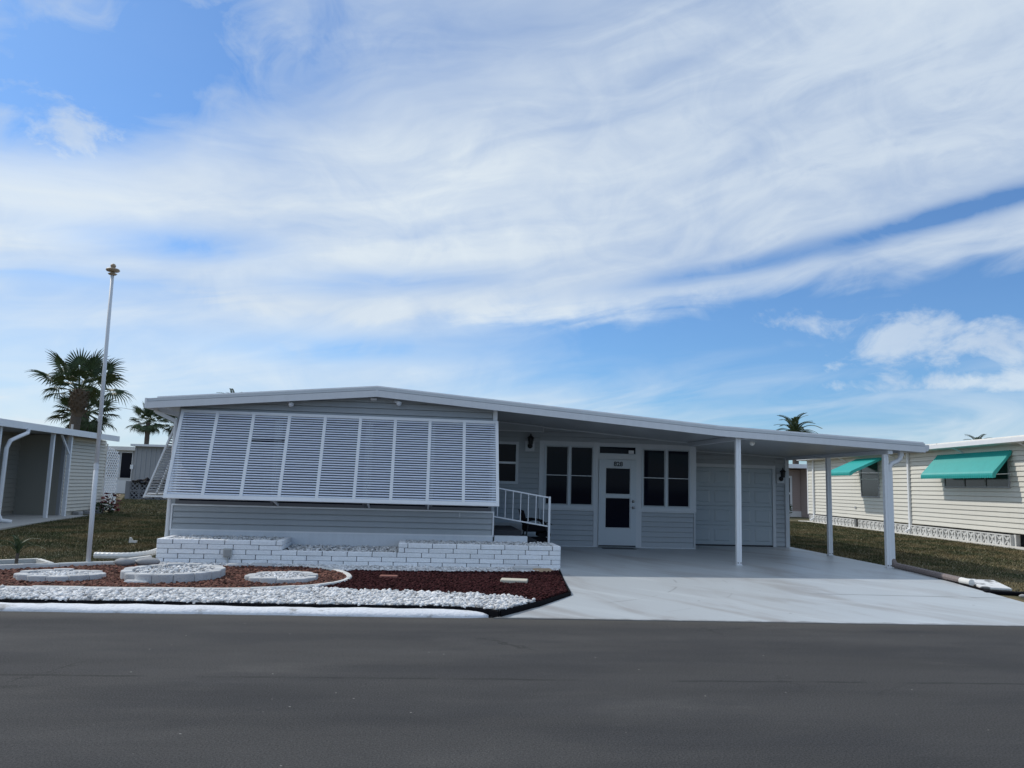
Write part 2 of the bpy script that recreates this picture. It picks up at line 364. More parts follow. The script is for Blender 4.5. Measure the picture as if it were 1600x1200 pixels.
def inst(name, me, parent, loc, rot=(0, 0, 0), scale=(1, 1, 1)):
    """a piece sharing mesh data; loc in world coordinates"""
    o = bpy.data.objects.new(name, me); COL.objects.link(o); off = OFF.get(parent.name, (0, 0, 0)) if parent else (0, 0, 0)
    if parent: o.parent = parent
    o.location = (loc[0]-off[0], loc[1]-off[1], loc[2]-off[2]); o.rotation_euler = rot; o.scale = scale
    OFF[o.name] = tuple(loc); return o
def shared(mb, name, m, smooth=False):
    me = mb.mesh(name); fixn(me); me.materials.append(M[m])
    if smooth: me.polygons.foreach_set('use_smooth', [True]*len(me.polygons))
    return me
def soup(name, V, F, m, kind='stuff', label=None, cat=None, parent=None, nper=3):
    """big joined mesh from numpy arrays"""
    me = bpy.data.meshes.new(name); nv, nf = len(V), len(F)
    me.vertices.add(nv); me.vertices.foreach_set('co', np.asarray(V, np.float32).ravel())
    me.loops.add(nf*nper); me.loops.foreach_set('vertex_index', np.asarray(F, np.int32).ravel())
    me.polygons.add(nf); me.polygons.foreach_set('loop_start', np.arange(nf, dtype=np.int32)*nper)
    me.update(calc_edges=True); me.validate()
    me.materials.append(M[m]); o = bpy.data.objects.new(name, me); COL.objects.link(o)
    if parent: o.parent = parent
    return tag(o, label, cat, None, kind)
def inpoly(px, py, poly):
    r = np.zeros(len(px), bool); n = len(poly)
    for i in range(n):
        (x0, y0), (x1, y1) = poly[i], poly[(i+1) % n]
        c = ((y0 > py) != (y1 > py)) & (px < (x1-x0)*(py-y0)/((y1-y0) if y1 != y0 else 1e-9)+x0); r ^= c
    return r
_t = (1+5**.5)/2
ICO_V = np.array([(-1, _t, 0), (1, _t, 0), (-1, -_t, 0), (1, -_t, 0), (0, -1, _t), (0, 1, _t), (0, -1, -_t), (0, 1, -_t), (_t, 0, -1), (_t, 0, 1), (-_t, 0, -1), (-_t, 0, 1)])/math.hypot(1, _t)
ICO_F = np.array([(0, 11, 5), (0, 5, 1), (0, 1, 7), (0, 7, 10), (0, 10, 11), (1, 5, 9), (5, 11, 4), (11, 10, 2), (10, 7, 6), (7, 1, 8), (3, 9, 4), (3, 4, 2), (3, 2, 6), (3, 6, 8), (3, 8, 9), (4, 9, 5), (2, 4, 11), (6, 2, 10), (8, 6, 7), (9, 8, 1)])
def rocks(name, poly, n, size, zf, m, label, cat, flat=.6, jag=.25, zj=.02, holes=()):
    xs = [p[0] for p in poly]; ys = [p[1] for p in poly]
    px = RNG.uniform(min(xs), max(xs), n*4); py = RNG.uniform(min(ys), max(ys), n*4)
    k = inpoly(px, py, poly)
    for h in holes: k &= ~inpoly(px, py, h)
    px, py = px[k][:n], py[k][:n]; n = len(px)
    s = size*RNG.uniform(.55, 1.25, n)
    V = ICO_V[None]*(1+RNG.uniform(-jag, jag, (n, 12, 1)))
    V = V*np.stack([RNG.uniform(.8, 1.3, n), RNG.uniform(.7, 1.1, n), RNG.uniform(flat*.8, flat*1.2, n)], 1)[:, None]
    # random tumble: yaw and a modest tilt
    a = RNG.uniform(0, 6.28, n); b = RNG.uniform(-.6, .6, n)
    ca, sa, cb, sb = np.cos(a), np.sin(a), np.cos(b), np.sin(b)
    x, y, z = V[..., 0].copy(), V[..., 1].copy(), V[..., 2].copy()
    y, z = y*cb[:, None]-z*sb[:, None], y*sb[:, None]+z*cb[:, None]
    x, y = x*ca[:, None]-y*sa[:, None], x*sa[:, None]+y*ca[:, None]
    h = np.array([zf(q, w) for q, w in zip(px, py)])+RNG.uniform(-.1, 1, n)*zj
    V = np.stack([x, y, z], -1)*s[:, None, None]*.5+np.stack([px, py, h], -1)[:, None]
    F = ICO_F[None]+(np.arange(n)*12)[:, None, None]
    return soup(name, V.reshape(-1, 3), F.reshape(-1, 3), m, 'stuff', label, cat)

# ------------------------------------------------------------------ the setting
def edge_y(x): return 9.70-.032*x                        # where asphalt meets kerb and driveway
def drive_z(y):
    if y < 15.4: return max(0., (y-9.5)*.0204)
    return min(.18, .12+(y-15.4)*.0131)
mb = MB(); mb.box(-900, 900, -900, 1400, -1.2, -.06); tag(mb.build('ground', 'lawn'), kind='structure')
mb = MB(); n = 40
xs = np.linspace(-120, 120, n+1)
mb._add([(x, -3.5, .0) for x in xs]+[(x, edge_y(x)+.05, .0) for x in xs], [(i, i+1, n+2+i, n+1+i) for i in range(n)])
tag(mb.build('road', 'asphalt'), kind='structure')
# lawn: rises from the street to the houses
mb = MB(); ysl = [9.95, 11, 12, 13, 14, 15.4, 17, 20, 24, 40, 80, 400]
for y in ysl:
    for x in (-300, -60, 0, 60, 300): mb.v.append((x, y if y > 10 else max(edge_y(x) if abs(x) < 30 else 9.7, 8.7)+.2, drive_z(y)-.022 if y < 20 else .155))
for j in range(len(ysl)-1):
    for i in range(4): mb.f.append((j*5+i, j*5+i+1, (j+1)*5+i+1, (j+1)*5+i))
tag(mb.build('lawn', 'lawn'), kind='structure')
# driveway slab
mb = MB(); L = [(.93, edge_y(.93)+.0), (1.6, 10.45), (2.22, 11.42), (2.40, 13.0), (2.58, 14.4), (2.6, 15.4), (2.0, 17), (1.5, 18.9), (1.5, 20.2)]
Rr = [(8.9, edge_y(8.9)), (9.08, 10.5), (9.22, 11.4), (9.47, 13.0), (9.74, 14.4), (9.80, 15.4), (9.78, 17), (9.74, 18.9), (9.72, 20.2)]
NX = 12
for (lx, ly), (rx, ry) in zip(L, Rr):
    for i in range(NX+1):
        f = i/NX; x = lx+(rx-lx)*f; y = ly+(ry-ly)*f
        mb.v.append((x, y, drive_z(y)+.006))
nt = len(mb.v)
for j in range(len(L)-1):
    for i in range(NX): a = j*(NX+1)+i; mb.f.append((a, a+1, a+NX+2, a+NX+1))
# skirts
rim = [i for i in range(NX+1)]+[j*(NX+1)+NX for j in range(1, len(L))]+[(len(L)-1)*(NX+1)+i for i in range(NX-1, -1, -1)]+[j*(NX+1) for j in range(len(L)-2, 0, -1)]
b0 = len(mb.v); mb.v += [(mb.v[i][0], mb.v[i][1], mb.v[i][2]-.12) for i in rim]
for k in range(len(rim)): mb.f.append((rim[k], rim[(k+1) % len(rim)], b0+(k+1) % len(rim), b0+k))
tag(mb.build('driveway', 'drive'), kind='structure')
# painted kerb: low rounded mountable edge
mb = MB(); prof = [(-.02, -.1), (0, .015), (.03, .042), (.09, .060), (.2, .066), (.27, .058), (.30, -.1)]
xs = list(np.linspace(-40, -6, 18))+list(np.linspace(-5.8, .55, 60))+[.65, .74, .82, .88]
for i, x in enumerate(xs):
    k = 1. if x < .5 else max(.12, math.sqrt(max(0, 1-((x-.5)/.40)**2)))
    for (o, z) in prof:
        j = .010*math.sin(x*2.3+o*9)+.008*math.sin(x*7.1)+.006*math.sin(x*19.1+o*30) if z > 0 else 0
        mb.v.append((x, edge_y(x)+.155+(o-.155)*(k if k < 1 else 1)+j*.6, z*k+j*.3 if z > 0 else z))
q = len(prof)
for i in range(len(xs)-1):
    for a in range(q-1): mb.f.append((i*q+a, i*q+a+1, (i+1)*q+a+1, (i+1)*q+a))
mb.f.append(tuple((len(xs)-1)*q+a for a in range(q)))
tag(mb.build('kerb', 'kerb', smooth=True), kind='structure')

# ------------------------------------------------------------------ siding, window helpers
def lap_boards(parent, O, d, nrm, s0, s1, z0, z1, pitch, m, top=None, proud=.024, name='siding_board'):
    """overlapping boards on a wall: O origin, d along, nrm outwards; top(s) clips the upper ends"""
    O, d, nrm = Vector(O), Vector(d), Vector(nrm); z = z0; k = 0
    while z < z1-1e-4:
        zt = min(z+pitch, z1)-.011
        ss = [s0, s1] if top is None else list(np.linspace(s0, s1, 25))
        if top is not None:
            ss = [q for q in ss if top(q) > z+.004]
            if len(ss) < 2: z += pitch; continue
        lo = []; hi = []
        for q in ss:
            t_ = zt if top is None else min(zt, top(q))
            lo.append(q); hi.append(t_)
        mb = MB(); n = len(lo)
        for q, t_ in zip(lo, hi):
            p = O+d*q
            for off, zz in ((proud, z), (proud, z+.012), (.004, t_), (-.016, t_), (-.016, z)):
                w = p+nrm*off; mb.v.append((w.x, w.y, zz))
        for i in range(n-1):
            for a in range(5): b = (a+1) % 5; mb.f.append((i*5+a, i*5+b, (i+1)*5+b, (i+1)*5+a))
        mb.f += [(0, 1, 2, 3, 4), tuple((n-1)*5+a for a in (4, 3, 2, 1, 0))]
        mb.build(name, m, parent); z += pitch; k += 1
def frame_rect(mb, x0, x1, z0, z1, y0, y1, w):
    mb.box(x0, x1, y0, y1, z1-w, z1); mb.box(x0, x1, y0, y1, z0, z0+w)
    mb.box(x0, x0+w, y0, y1, z0+w, z1-w); mb.box(x1-w, x1, y0, y1, z0+w, z1-w)

# ------------------------------------------------------------------ the white and grey mobile home
def ft(x):
    P = [(-5.17, 3.02), (-.93, 3.41), (6.0, 2.885), (10.41, 2.70)]
    for (a, za), (b, zb) in zip(P, P[1:]):
        if x <= b: return za+(zb-za)*(x-a)/(b-a)
    return 2.7
def build_home():
    H = thing('mobile_home', (0, 15.6, .15), 'pale grey sided mobile home with low white roof running out over a carport', 'house')
    KX = [-5.17, -.93, 6.0, 10.41]
    # roof slab (split in strips along the ridge line so that it is one closed shape)
    und = lambda x: ft(x)-.10
    mb = MB(); poly = [(x, ft(x)-.012) for x in KX]+[(x, und(x)) for x in KX[::-1]]
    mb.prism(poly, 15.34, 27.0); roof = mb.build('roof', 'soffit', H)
    for a, b in zip(KX, KX[1:]):
        mb = MB(); mb.prism([(a, ft(a)-.065), (b, ft(b)-.065), (b, ft(b)-.19), (a, ft(a)-.19)], 15.30, 15.337); mb.build('fascia_board', 'fascia', roof)
        mb = MB(); mb.prism([(a, ft(a)), (b, ft(b)), (b, ft(b)-.055), (a, ft(a)-.055)], 15.318, 15.338); mb.build('drip_edge', 'trim', roof)
        a2 = a+.16 if a < -5 else a
        mb = MB(); mb.prism([(a2, ft(a2)+.0), (b, ft(b)+.0), (b, ft(b)+.030), (a2, ft(a2)+.030)], 15.36, 26.9); mb.build('roof_skin', 'white', roof)
    mb = MB(); mb.box(-5.21, -5.172, 15.30, 27.0, ft(-5.17)-.185, ft(-5.17)+.004); mb.build('gutter', 'white', roof)
    mb = MB(); mb.prism([(10.412, 2.54), (10.412, 2.672), (10.53, 2.672), (10.53, 2.60), (10.50, 2.54)], 15.36, 27.0); mb.build('gutter', 'fascia', roof)
    mb = MB(); mb.box(-.955, -.905, 15.292, 15.2995, ft(-.93)-.19, ft(-.93)-.06); mb.build('ridge_cap', 'fascia', roof)
    # wall bodies
    mb = MB(); mb.prism([(-4.66, .30)]+[(-4.66, und(-4.66)-.004), (-.93, und(-.93)-.004), (1.45, und(1.45)-.004)]+[(1.45, .30)], 15.62, 27); mb.build('wall', 'siding', H)
    mb = MB(); mb.prism([(1.452, .17), (1.452, und(1.452)-.004), (6.0, und(6)-.004), (6.7, und(6.7)-.004), (6.7, .17)], 18.82, 26.9); mb.build('wall', 'siding', H)
    mb = MB(); mb.prism([(6.702, .17), (6.702, und(6.702)-.10), (9.65, und(9.65)-.10), (9.65, .17)], 20.02, 26.9); mb.build('wall', 'siding', H)
    # front: rendered footing, clad strip in a white frame, windows, gable boards
    mb = MB(); mb.box(-4.64, 1.43, 15.565, 15.619, .12, .575); mb.build('footing', 'footing', H)
    lap_boards(H, (0, 15.60, 0), (1, 0, 0), (0, -1, 0), -4.62, 1.41, .605, 1.045, .11, 'siding')
    mb = MB(); frame_rect(mb, -4.66, 1.45, .576, 1.07, 15.572, 15.60, .03); mb.build('panel_trim', 'white', H)
    mb = MB(); mb.box(-.018+.78, .006+.78, 15.578, 15.584, .93, 1.03); mb.build('vent_slot', 'trim', H)
    lap_boards(H, (0, 15.60, 0), (1, 0, 0), (0, -1, 0), -4.64, 1.36, 2.79, 3.33, .115, 'siding', top=lambda s: und(s)-.006)
    mb = MB(); mb.box(1.37, 1.455, 15.565, 15.62, 2.73, und(1.45)-.01); mb.build('corner_trim', 'white', H)
    xs = [-4.6, -2.78, -1.05, .16, 1.40]
    for a, b in zip(xs, xs[1:]):
        w = MB(); frame_rect(w, a+.01, b-.01, 1.075, 2.78, 15.56, 15.615, .06); f = w.build('window', 'bronze', H)
        w = MB(); w.box(a+.07, b-.07, 15.585, 15.60, 1.135, 2.72); w.build('pane', 'glass', f)
        w = MB(); w.box(a+.07, b-.07, 15.57, 15.584, 1.88, 1.92); w.build('sash_bar', 'bronze', f)
    # recessed wall with the entrance: boards
    lap_boards(H, (0, 18.80, 0), (1, 0, 0), (0, -1, 0), 1.46, 2.80, .19, 3.08, .122, 'siding', top=lambda s: und(s)-.006)
    lap_boards(H, (0, 18.80, 0), (1, 0, 0), (0, -1, 0), 2.80, 6.66, 2.69, 3.0, .11, 'siding', top=lambda s: und(s)-.006)
    lap_boards(H, (0, 18.80, 0), (1, 0, 0), (0, -1, 0), 2.84, 4.16, .205, 1.03, .1215, 'siding')
    lap_boards(H, (0, 18.80, 0), (1, 0, 0), (0, -1, 0), 5.31, 6.64, .205, 1.03, .1215, 'siding')
    for a, b in ((2.82, 4.19), (5.28, 6.68)):
        w = MB(); frame_rect(w, a, b, .175, 1.06, 18.768, 18.80, .028); w.build('panel_trim', 'trim', H)
    w = MB(); w.prism([(2.86, und(2.86)-.035), (2.86, und(2.86)-.006), (6.6, und(6.6)-.006), (6.6, und(6.6)-.035)], 18.76, 18.80); w.build('ceiling_trim', 'trim', H)
    w = MB(); w.prism([(1.46, 2.885), (1.46, und(1.46)-.004), (2.845, und(2.845)-.004), (2.845, 2.895)], 18.60, 18.799); sf = w.build('soffit_box', 'siding', H)
    w = MB(); w.box(1.46, 2.85, 18.582, 18.599, 2.868, 2.896); w.box(2.846, 2.866, 18.582, 18.78, 2.87, und(2.85)-.005); w.build('edge_trim', 'trim', sf)
    w = MB(); w.prism([(1.46, und(1.46)-.035), (1.46, und(1.46)-.006), (2.85, und(2.85)-.006), (2.85, und(2.85)-.035)], 18.58, 18.599); w.build('edge_trim', 'trim', sf)
    # pale wall framing round the big windows
    for (a, b, c, d) in ((2.80, 2.925, 1.062, 2.685), (4.145, 4.255, .18, 2.685), (5.195, 5.33, .18, 2.685), (6.56, 6.70, 1.062, 2.685)):
        w = MB(); w.box(a, b, 18.772, 18.80, c, d); w.build('wall_post', 'trim', H)
    for (a, b, c, d) in ((2.926, 4.144, 2.60, 2.684), (2.926, 4.144, 1.063, 1.13), (5.331, 6.559, 2.59, 2.684), (5.331, 6.559, 1.063, 1.14), (4.256, 5.194, 2.61, 2.684), (4.256, 5.194, 2.285, 2.405)):
        w = MB(); w.box(a, b, 18.774, 18.80, c, d); w.build('wall_rail', 'trim', H)
    for x0, x1, z0, z1 in ((2.927, 4.143, 1.131, 2.599), (5.332, 6.558, 1.141, 2.589)):
        xm = (x0+x1)/2
        w = MB(); frame_rect(w, x0, x1, z0, z1, 18.760, 18.798, .03); w.box(xm-.028, xm+.028, 18.756, 18.798, z0+.03, z1-.03); f = w.build('window', 'doorwhite', H)
        for a, b in ((x0+.03, xm-.028), (xm+.028, x1-.03)):
            w = MB(); w.box(a, b, 18.782, 18.795, z0+.03, z1-.03); w.build('pane', 'glass', f)
            w = MB(); w.box(a, b, 18.766, 18.781, (z0+z1)/2-.009, (z0+z1)/2+.009); w.build('sash_bar', 'trim', f)
            w = MB(); frame_rect(w, a+.002, b-.002, z0+.032, z1-.032, 18.770, 18.782, .022); w.build('screen_frame', 'siding', f)
    w = MB(); frame_rect(w, 4.257, 5.193, 2.406, 2.609, 18.765, 18.798, .022); f = w.build('transom_window', 'doorwhite', H)
    w = MB(); w.box(4.28, 5.17, 18.782, 18.795, 2.429, 2.587); w.build('pane', 'glass', f)
    w = MB(); w.box(5.0, 5.13, 18.776, 18.781, 2.435, 2.515); st = w.build('sticker', 'paper', f)
    w = MB()
    for i, (a, b) in enumerate(((5.02, 5.10), (5.02, 5.08), (5.03, 5.11))): w.box(a, b, 18.7745, 18.7758, 2.495-i*.02, 2.500-i*.02)
    w.build('sticker_print', 'siding', st)
    # small sash window on the left
    w = MB(); frame_rect(w, 1.50, 2.29, 1.62, 2.63, 18.74, 18.79, .065); f = w.build('window', 'trim', H)
    w = MB(); w.box(1.565, 2.225, 18.765, 18.778, 1.685, 2.565); w.build('pane', 'glass', f)
    w = MB(); w.box(1.565, 2.225, 18.75, 18.764, 2.10, 2.15); w.build('sash_bar', 'white', f)
    # entrance door
    w = MB(); x0, x1, z0, z1 = 4.262, 5.188, .20, 2.278
    w.box(x0, 4.415, 18.745, 18.79, z0, z1); w.box(5.05, x1, 18.745, 18.79, z0, z1)
    for a, b in ((z0, .63), (1.375, 1.435), (2.09, z1)): w.box(4.416, 5.049, 18.746, 18.79, a, b)
    D = w.build('door', 'doorwhite', H)
    for a, b in ((.631, 1.374), (1.436, 2.089)):
        w = MB(); w.box(4.416, 5.049, 18.765, 18.78, a, b); w.build('pane', 'glass', D)
        w = MB(); frame_rect(w, 4.418, 5.047, a+.002, b-.002, 18.752, 18.764, .018); w.build('glazing_bead', 'trim', D)
    w = MB(); w.box(4.27, 5.18, 18.742, 18.7455, .205, .232); w.build('sweep', 'black', D)
    for z in (1.28, 1.13):
        w = MB(); w.tube([(5.115, 18.746, z), (5.115, 18.70, z)], [.03, .026] if z > 1.2 else [.034, .028], 12); w.build('door_knob' if z < 1.2 else 'deadbolt', 'brass', D, True)
    cu = bpy.data.curves.new('numeral', 'FONT'); cu.body = '828'; cu.size = .15; cu.align_x = 'CENTER'; cu.extrude = .003; cu.space_character = 1.0; cu.offset = .004
    to = bpy.data.objects.new('numeral', cu); me = bpy.data.meshes.new_from_object(to, depsgraph=None); bpy.data.objects.remove(to)
    me.materials.append(M['ink'])
    o = inst('house_number', me, D, (4.735, 18.741, 2.125), (math.pi/2, 0, 0))
    w = MB(); w.prism([(4.30, .165), (5.16, .165), (5.10, .172), (4.36, .172)], 18.45, 18.74); w.build('threshold', 'black', H)
    # garage front
    lap_boards(H, (0, 20.0, 0), (1, 0, 0), (0, -1, 0), 9.295, 9.56, .2, 2.53, .12, 'siding')
    lap_boards(H, (0, 20.0, 0), (1, 0, 0), (0, -1, 0), 6.71, 9.294, 2.30, 2.66, .12, 'siding', top=lambda s: und(s)-.11)
    w = MB(); w.box(9.561, 9.665, 19.955, 20.02, .172, 2.53); w.build('corner_trim', 'trim', H)
    w = MB(); w.prism([(6.71, und(6.71)-.135), (6.71, und(6.71)-.105), (9.56, und(9.56)-.105), (9.56, und(9.56)-.135)], 19.955, 20.0); w.build('ceiling_trim', 'trim', H)
    w = MB(); w.box(6.9, 9.29, 19.95, 20.0, 2.215, 2.299); w.box(9.205, 9.29, 19.952, 20.0, .18, 2.2145); w.box(6.9, 6.99, 19.952, 20.0, .18, 2.2145); w.build('door_frame', 'trim', H)
    G = MB(); G.box(6.99, 9.205, 19.992, 20.015, .18, 2.214); G = G.build('garage_door', 'garage', H)
    hh = (2.205-.215)/4
    for r_ in range(4):
        z0 = .215+r_*hh
        w = MB(); w.cbox(6.995, 9.20, 19.972, 19.9915, z0+.004, z0+hh-.004, .006); sec = w.build('door_section', 'garage', G)
        for c_ in range(4):
            pw = 2.2/4; a = 7.0+c_*pw+.06; b = a+pw-.12
            w = MB(); z2, z3 = z0+.09, z0+hh-.09
            vs = [(a, 19.9718, z2), (b, 19.9718, z2), (b, 19.9718, z3), (a, 19.9718, z3), (a+.035, 19.957, z2+.035), (b-.035, 19.957, z2+.035), (b-.035, 19.957, z3-.035), (a+.035, 19.957, z3-.035)]
            w._add(vs, [(0, 1, 5, 4), (1, 2, 6, 5), (2, 3, 7, 6), (3, 0, 4, 7), (4, 5, 6, 7)]); w.build('raised_panel', 'garage', G)
    w = MB(); w.box(6.99, 9.2, 19.965, 19.99, .178, .214); w.build('door_seal', 'black', G)
    # carport: lower pan ceiling, beams, posts
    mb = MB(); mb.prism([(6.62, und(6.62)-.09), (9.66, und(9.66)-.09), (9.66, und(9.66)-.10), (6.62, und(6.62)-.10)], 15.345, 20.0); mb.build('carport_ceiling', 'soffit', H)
    mb = MB(); mb.box(6.50, 6.615, 15.345, 18.78, und(6.55)-.10, und(6.55)-.006); mb.build('carport_beam', 'fascia', H)
    mb = MB(); mb.box(9.60, 9.70, 15.345, 20.3, 2.455, und(9.65)-.10); mb.build('carport_beam', 'fascia', H)
    for x, y, zt in ((6.40, 15.46, und(6.4)-.002), (9.66, 17.9, 2.4545), (9.60, 15.46, 2.4545)):
        zb = drive_z(y)+.006; mb = MB()
        mb.box(x-.05, x-.008, y-.04, y+.04, zb, zt); mb.box(x+.008, x+.05, y-.04, y+.04, zb, zt); mb.box(x-.0079, x+.0079, y-.032, y+.032, zb, zt)
        p = mb.build('carport_post', 'white', H)
        mb = MB(); mb.box(x-.07, x+.07, y-.055, y+.055, zb-.002, zb+.012); mb.build('base_plate', 'trim', p)
        for s in (-1, 1):
            mb = MB(); mb.tube([(x+s*.03, y-.0405, zb+.05), (x+s*.03, y-.05, zb+.05)], .011, 6); mb.build('bolt', 'black', p)
    # downspouts
    mb = MB(); mb.bar((9.98, 15.50, 2.56), (9.98, 15.50, 2.43), .085, .085); mb.tube([(9.98, 15.50, 2.46), (9.965, 15.50, 2.38), (9.88, 15.5, 2.31), (9.77, 15.5, 2.27), (9.72, 15.5, 2.20), (9.715, 15.5, 2.10)], .048, 10)
    mb.box(9.672, 9.757, 15.462, 15.54, .23, 2.12); mb.build('downspout', 'white', H)
    mb = MB(); mb.bar((10.43, 15.5, 2.54), (9.98, 15.5, 2.535), .08, .06); mb.build('gutter_outlet', 'fascia', H)
    mb = MB(); mb.bar((-5.12, 15.72, 2.90), (-5.12, 15.72, 2.79), .08, .07); mb.bar((-5.12, 15.72, 2.80), (-4.73, 15.72, 2.63), .075, .07)
    mb.tube([(-4.735, 15.72, 2.66), (-4.735, 15.72, .20)], .045, 10); mb.build('downspout', 'white', H)
    return H
HOME = build_home()

def wall_lantern(x, y, z, label):
    L = thing('wall_lantern', (x, y, z-.2), label, 'lantern', 'black lanterns beside the doors')
    w = MB(); w.box(x-.11, x+.11, y-.022, y-.001, z-.24, z+.0); w.build('mounting_block', 'trim', L)
    w = MB(); w.lathe([(.05, 0), (.062, .01), (.062, .03), (.03, .045)], (0, 0, 0), 12)
    w.v = [(x+a, y-.022-c, z-.12+b) for a, b, c in w.v]; w.build('back_plate', 'black', L)
    w = MB(); w.tube([(x, y-.06, z-.13), (x, y-.12, z-.16), (x, y-.15, z-.12), (x, y-.15, z-.08)], .012, 8); w.build('arm', 'black', L)
    w = MB(); w.lathe([(.05, -.09), (.055, -.08), (.045, -.075)], (x, y-.15, z), 6)
    for k in range(6):
        a = k*math.pi/3; w.tube([(x+.048*math.cos(a), y-.15+.048*math.sin(a), z-.08), (x+.066*math.cos(a), y-.15+.066*math.sin(a), z+.06)], .006, 4)
    w.build('cage', 'black', L)
    w = MB(); w.lathe([(.095, .058), (.085, .07), (.04, .115), (.02, .125), (.018, .15), (.006, .175)], (x, y-.15, z), 6); w.build('cap', 'black', L)
    w = MB(); w.lathe([(.040, -.074), (.056, .057)], (x, y-.15, z), 6); w.build('glass_shade', 'glass2', L)
wall_lantern(2.56, 18.78, 2.66, 'small black lantern between the sash window and the big left window')
wall_lantern(9.44, 19.98, 2.08, 'small black lantern on the grey strip right of the garage door')

def security_light(x, z, side, label):
    L = thing('security_light', (x, 15.585, z), label, 'light', 'small white lights under the gable')
    w = MB(); w.lathe([(.035, 0), (.035, .02)], (0, 0, 0), 10); w.v = [(x+a, 15.585-c, z+b) for a, b, c in w.v]; w.build('base', 'white', L)
    w = MB(); w.tube([(x, 15.56, z), (x+.05*side, 15.48, z-.02), (x+.085*side, 15.42, z-.06)], [.03, .034, .052], 10); w.build('lamp_head', 'white', L, True)
security_light(-2.62, 3.07, .8, 'small white spotlight left of the gable peak')
security_light(-.58, 3.17, 1., 'small white spotlight just right of the gable peak')
w = MB(); w.cbox(-1.06, -.94, 15.50, 15.583, 3.17, 3.215, .008); tag(w.build('security_camera', 'white', loc=(-1, 15.55, 3.2)), 'tiny white sensor box right under the gable peak', 'sensor')
w = MB(); w.lathe([(.028, .08), (.03, .05), (.05, .03), (.055, 0), (.045, -.03), (.02, -.05)], (6.92, 15.95, 2.615), 12)
tag(w.build('light_bulb', 'bulb', smooth=True, loc=(6.92, 15.95, 2.6)), 'round white bulb on the carport ceiling right of the middle post', 'bulb')

# ------------------------------------------------------------------ louvred awnings
def louvred_awning(label, origin, along, out, width, panels, rows, drop, reach, m='slat', group=None):
    O, A, N = Vector(origin), Vector(along), Vector(out)
    T = thing('louvered_awning', origin, label, 'awning', group)
    dn = (N*reach+Vector((0, 0, -drop))); Ln = dn.length; dn.normalize(); nr = A.cross(dn); nr = nr if nr.dot(N) > 0 else -nr
    def beam(name, s0, s1, t0, t1, th=.03, lift=0.):
        mb = MB(); vs = []
        for h in (lift-th/2, lift+th/2):
            for s, t in ((s0, t0), (s1, t0), (s1, t1), (s0, t1)): vs.append(O+A*s+dn*t+nr*h)
        mb._add(vs, [(0, 1, 2, 3), (4, 5, 6, 7), (0, 1, 5, 4), (1, 2, 6, 5), (2, 3, 7, 6), (3, 0, 4, 7)]); return mb.build(name, 'white', T)
    beam('top_rail', 0, width, 0, .06); beam('bottom_rail', 0, width, Ln-.075, Ln)
    pw = width/panels; sw = .058
    for i in range(panels+1):
        c = min(max(i*pw, sw/2), width-sw/2); beam('stile', c-sw/2, c+sw/2, .0605, Ln-.0755, .032)
    # one slat, shared
    ln = pw-sw+.012; al = rad(36); wd = .0325
    cs = [(-.5, .0), (-.1, .006), (.3, .005), (.5, -.002)]
    down = N*math.sin(al)+Vector((0, 0, -math.cos(al))); nn = N*math.cos(al)+Vector((0, 0, math.sin(al)))
    mb = MB(); vs = []
    for e in (-ln/2, ln/2):
        for k in (0, -.0016):
            for a, b in cs: vs.append(A*e+down*(a*wd)+nn*(b+k))
    q = len(cs); fs = []
    for a in range(q-1): fs += [(a, a+1, 2*q+a+1, 2*q+a), (q+a, q+a+1, 3*q+a+1, 3*q+a)]
    fs += [(0, q, 3*q, 2*q), (q-1, 2*q-1, 4*q-1, 3*q-1)]
    mb._add(vs, fs); me = shared(mb, 'slat', m)
    pit = (Ln-.135)/rows
    for i in range(panels):
        c = (i+.5)*pw
        if i == 0: c += .0
        for j in range(rows):
            p = O+A*c+dn*(.06+(j+.5)*pit)
            o = inst('slat', me, T, p, (RNG.normal(0, .02) if along[0] else 0, RNG.normal(0, .0006), 0))
            if panels == 9 and i == 2 and j == 10: o.rotation_euler = (-1.0, .012, 0)
    # brackets holding the slats, seen through the end panels
    return T, O, A, dn, nr, Ln
T, O, A, dn, nr, Ln = louvred_awning('long white louvred awning of nine panels propped across the house front', (-4.60, 15.53, 2.845), (1, 0, 0), (0, -1, 0), 6.07, 9, 33, 1.655, .68)
for s in (.02, 6.05):
    mb = MB(); p = O+A*s+dn*(Ln-.12); mb.bar(p-nr*.02, (p.x, 15.575, p.z-.02), .02, .02); mb.build('prop_arm', 'white', T)
for s in (1.9, 3.62, 4.75):
    mb = MB(); p = O+A*s+dn*(Ln-.04); mb.bar((p.x, p.y+.02, p.z-.005), (p.x, 15.575, 1.09), .03, .03); mb.build('prop_arm', 'white', T)
T, O, A, dn, nr, Ln = louvred_awning('narrow louvred awning on the left side wall seen edge on behind the downspout', (-4.70, 15.80, 2.80), (0, 1, 0), (-1, 0, 0), 2.7, 4, 30, 1.64, .55)
mb = MB(); p = O+dn*(Ln-.04); mb.bar(p, (-4.66, 15.62, p.z-.0), .03, .03); mb.build('prop_arm', 'white', T)

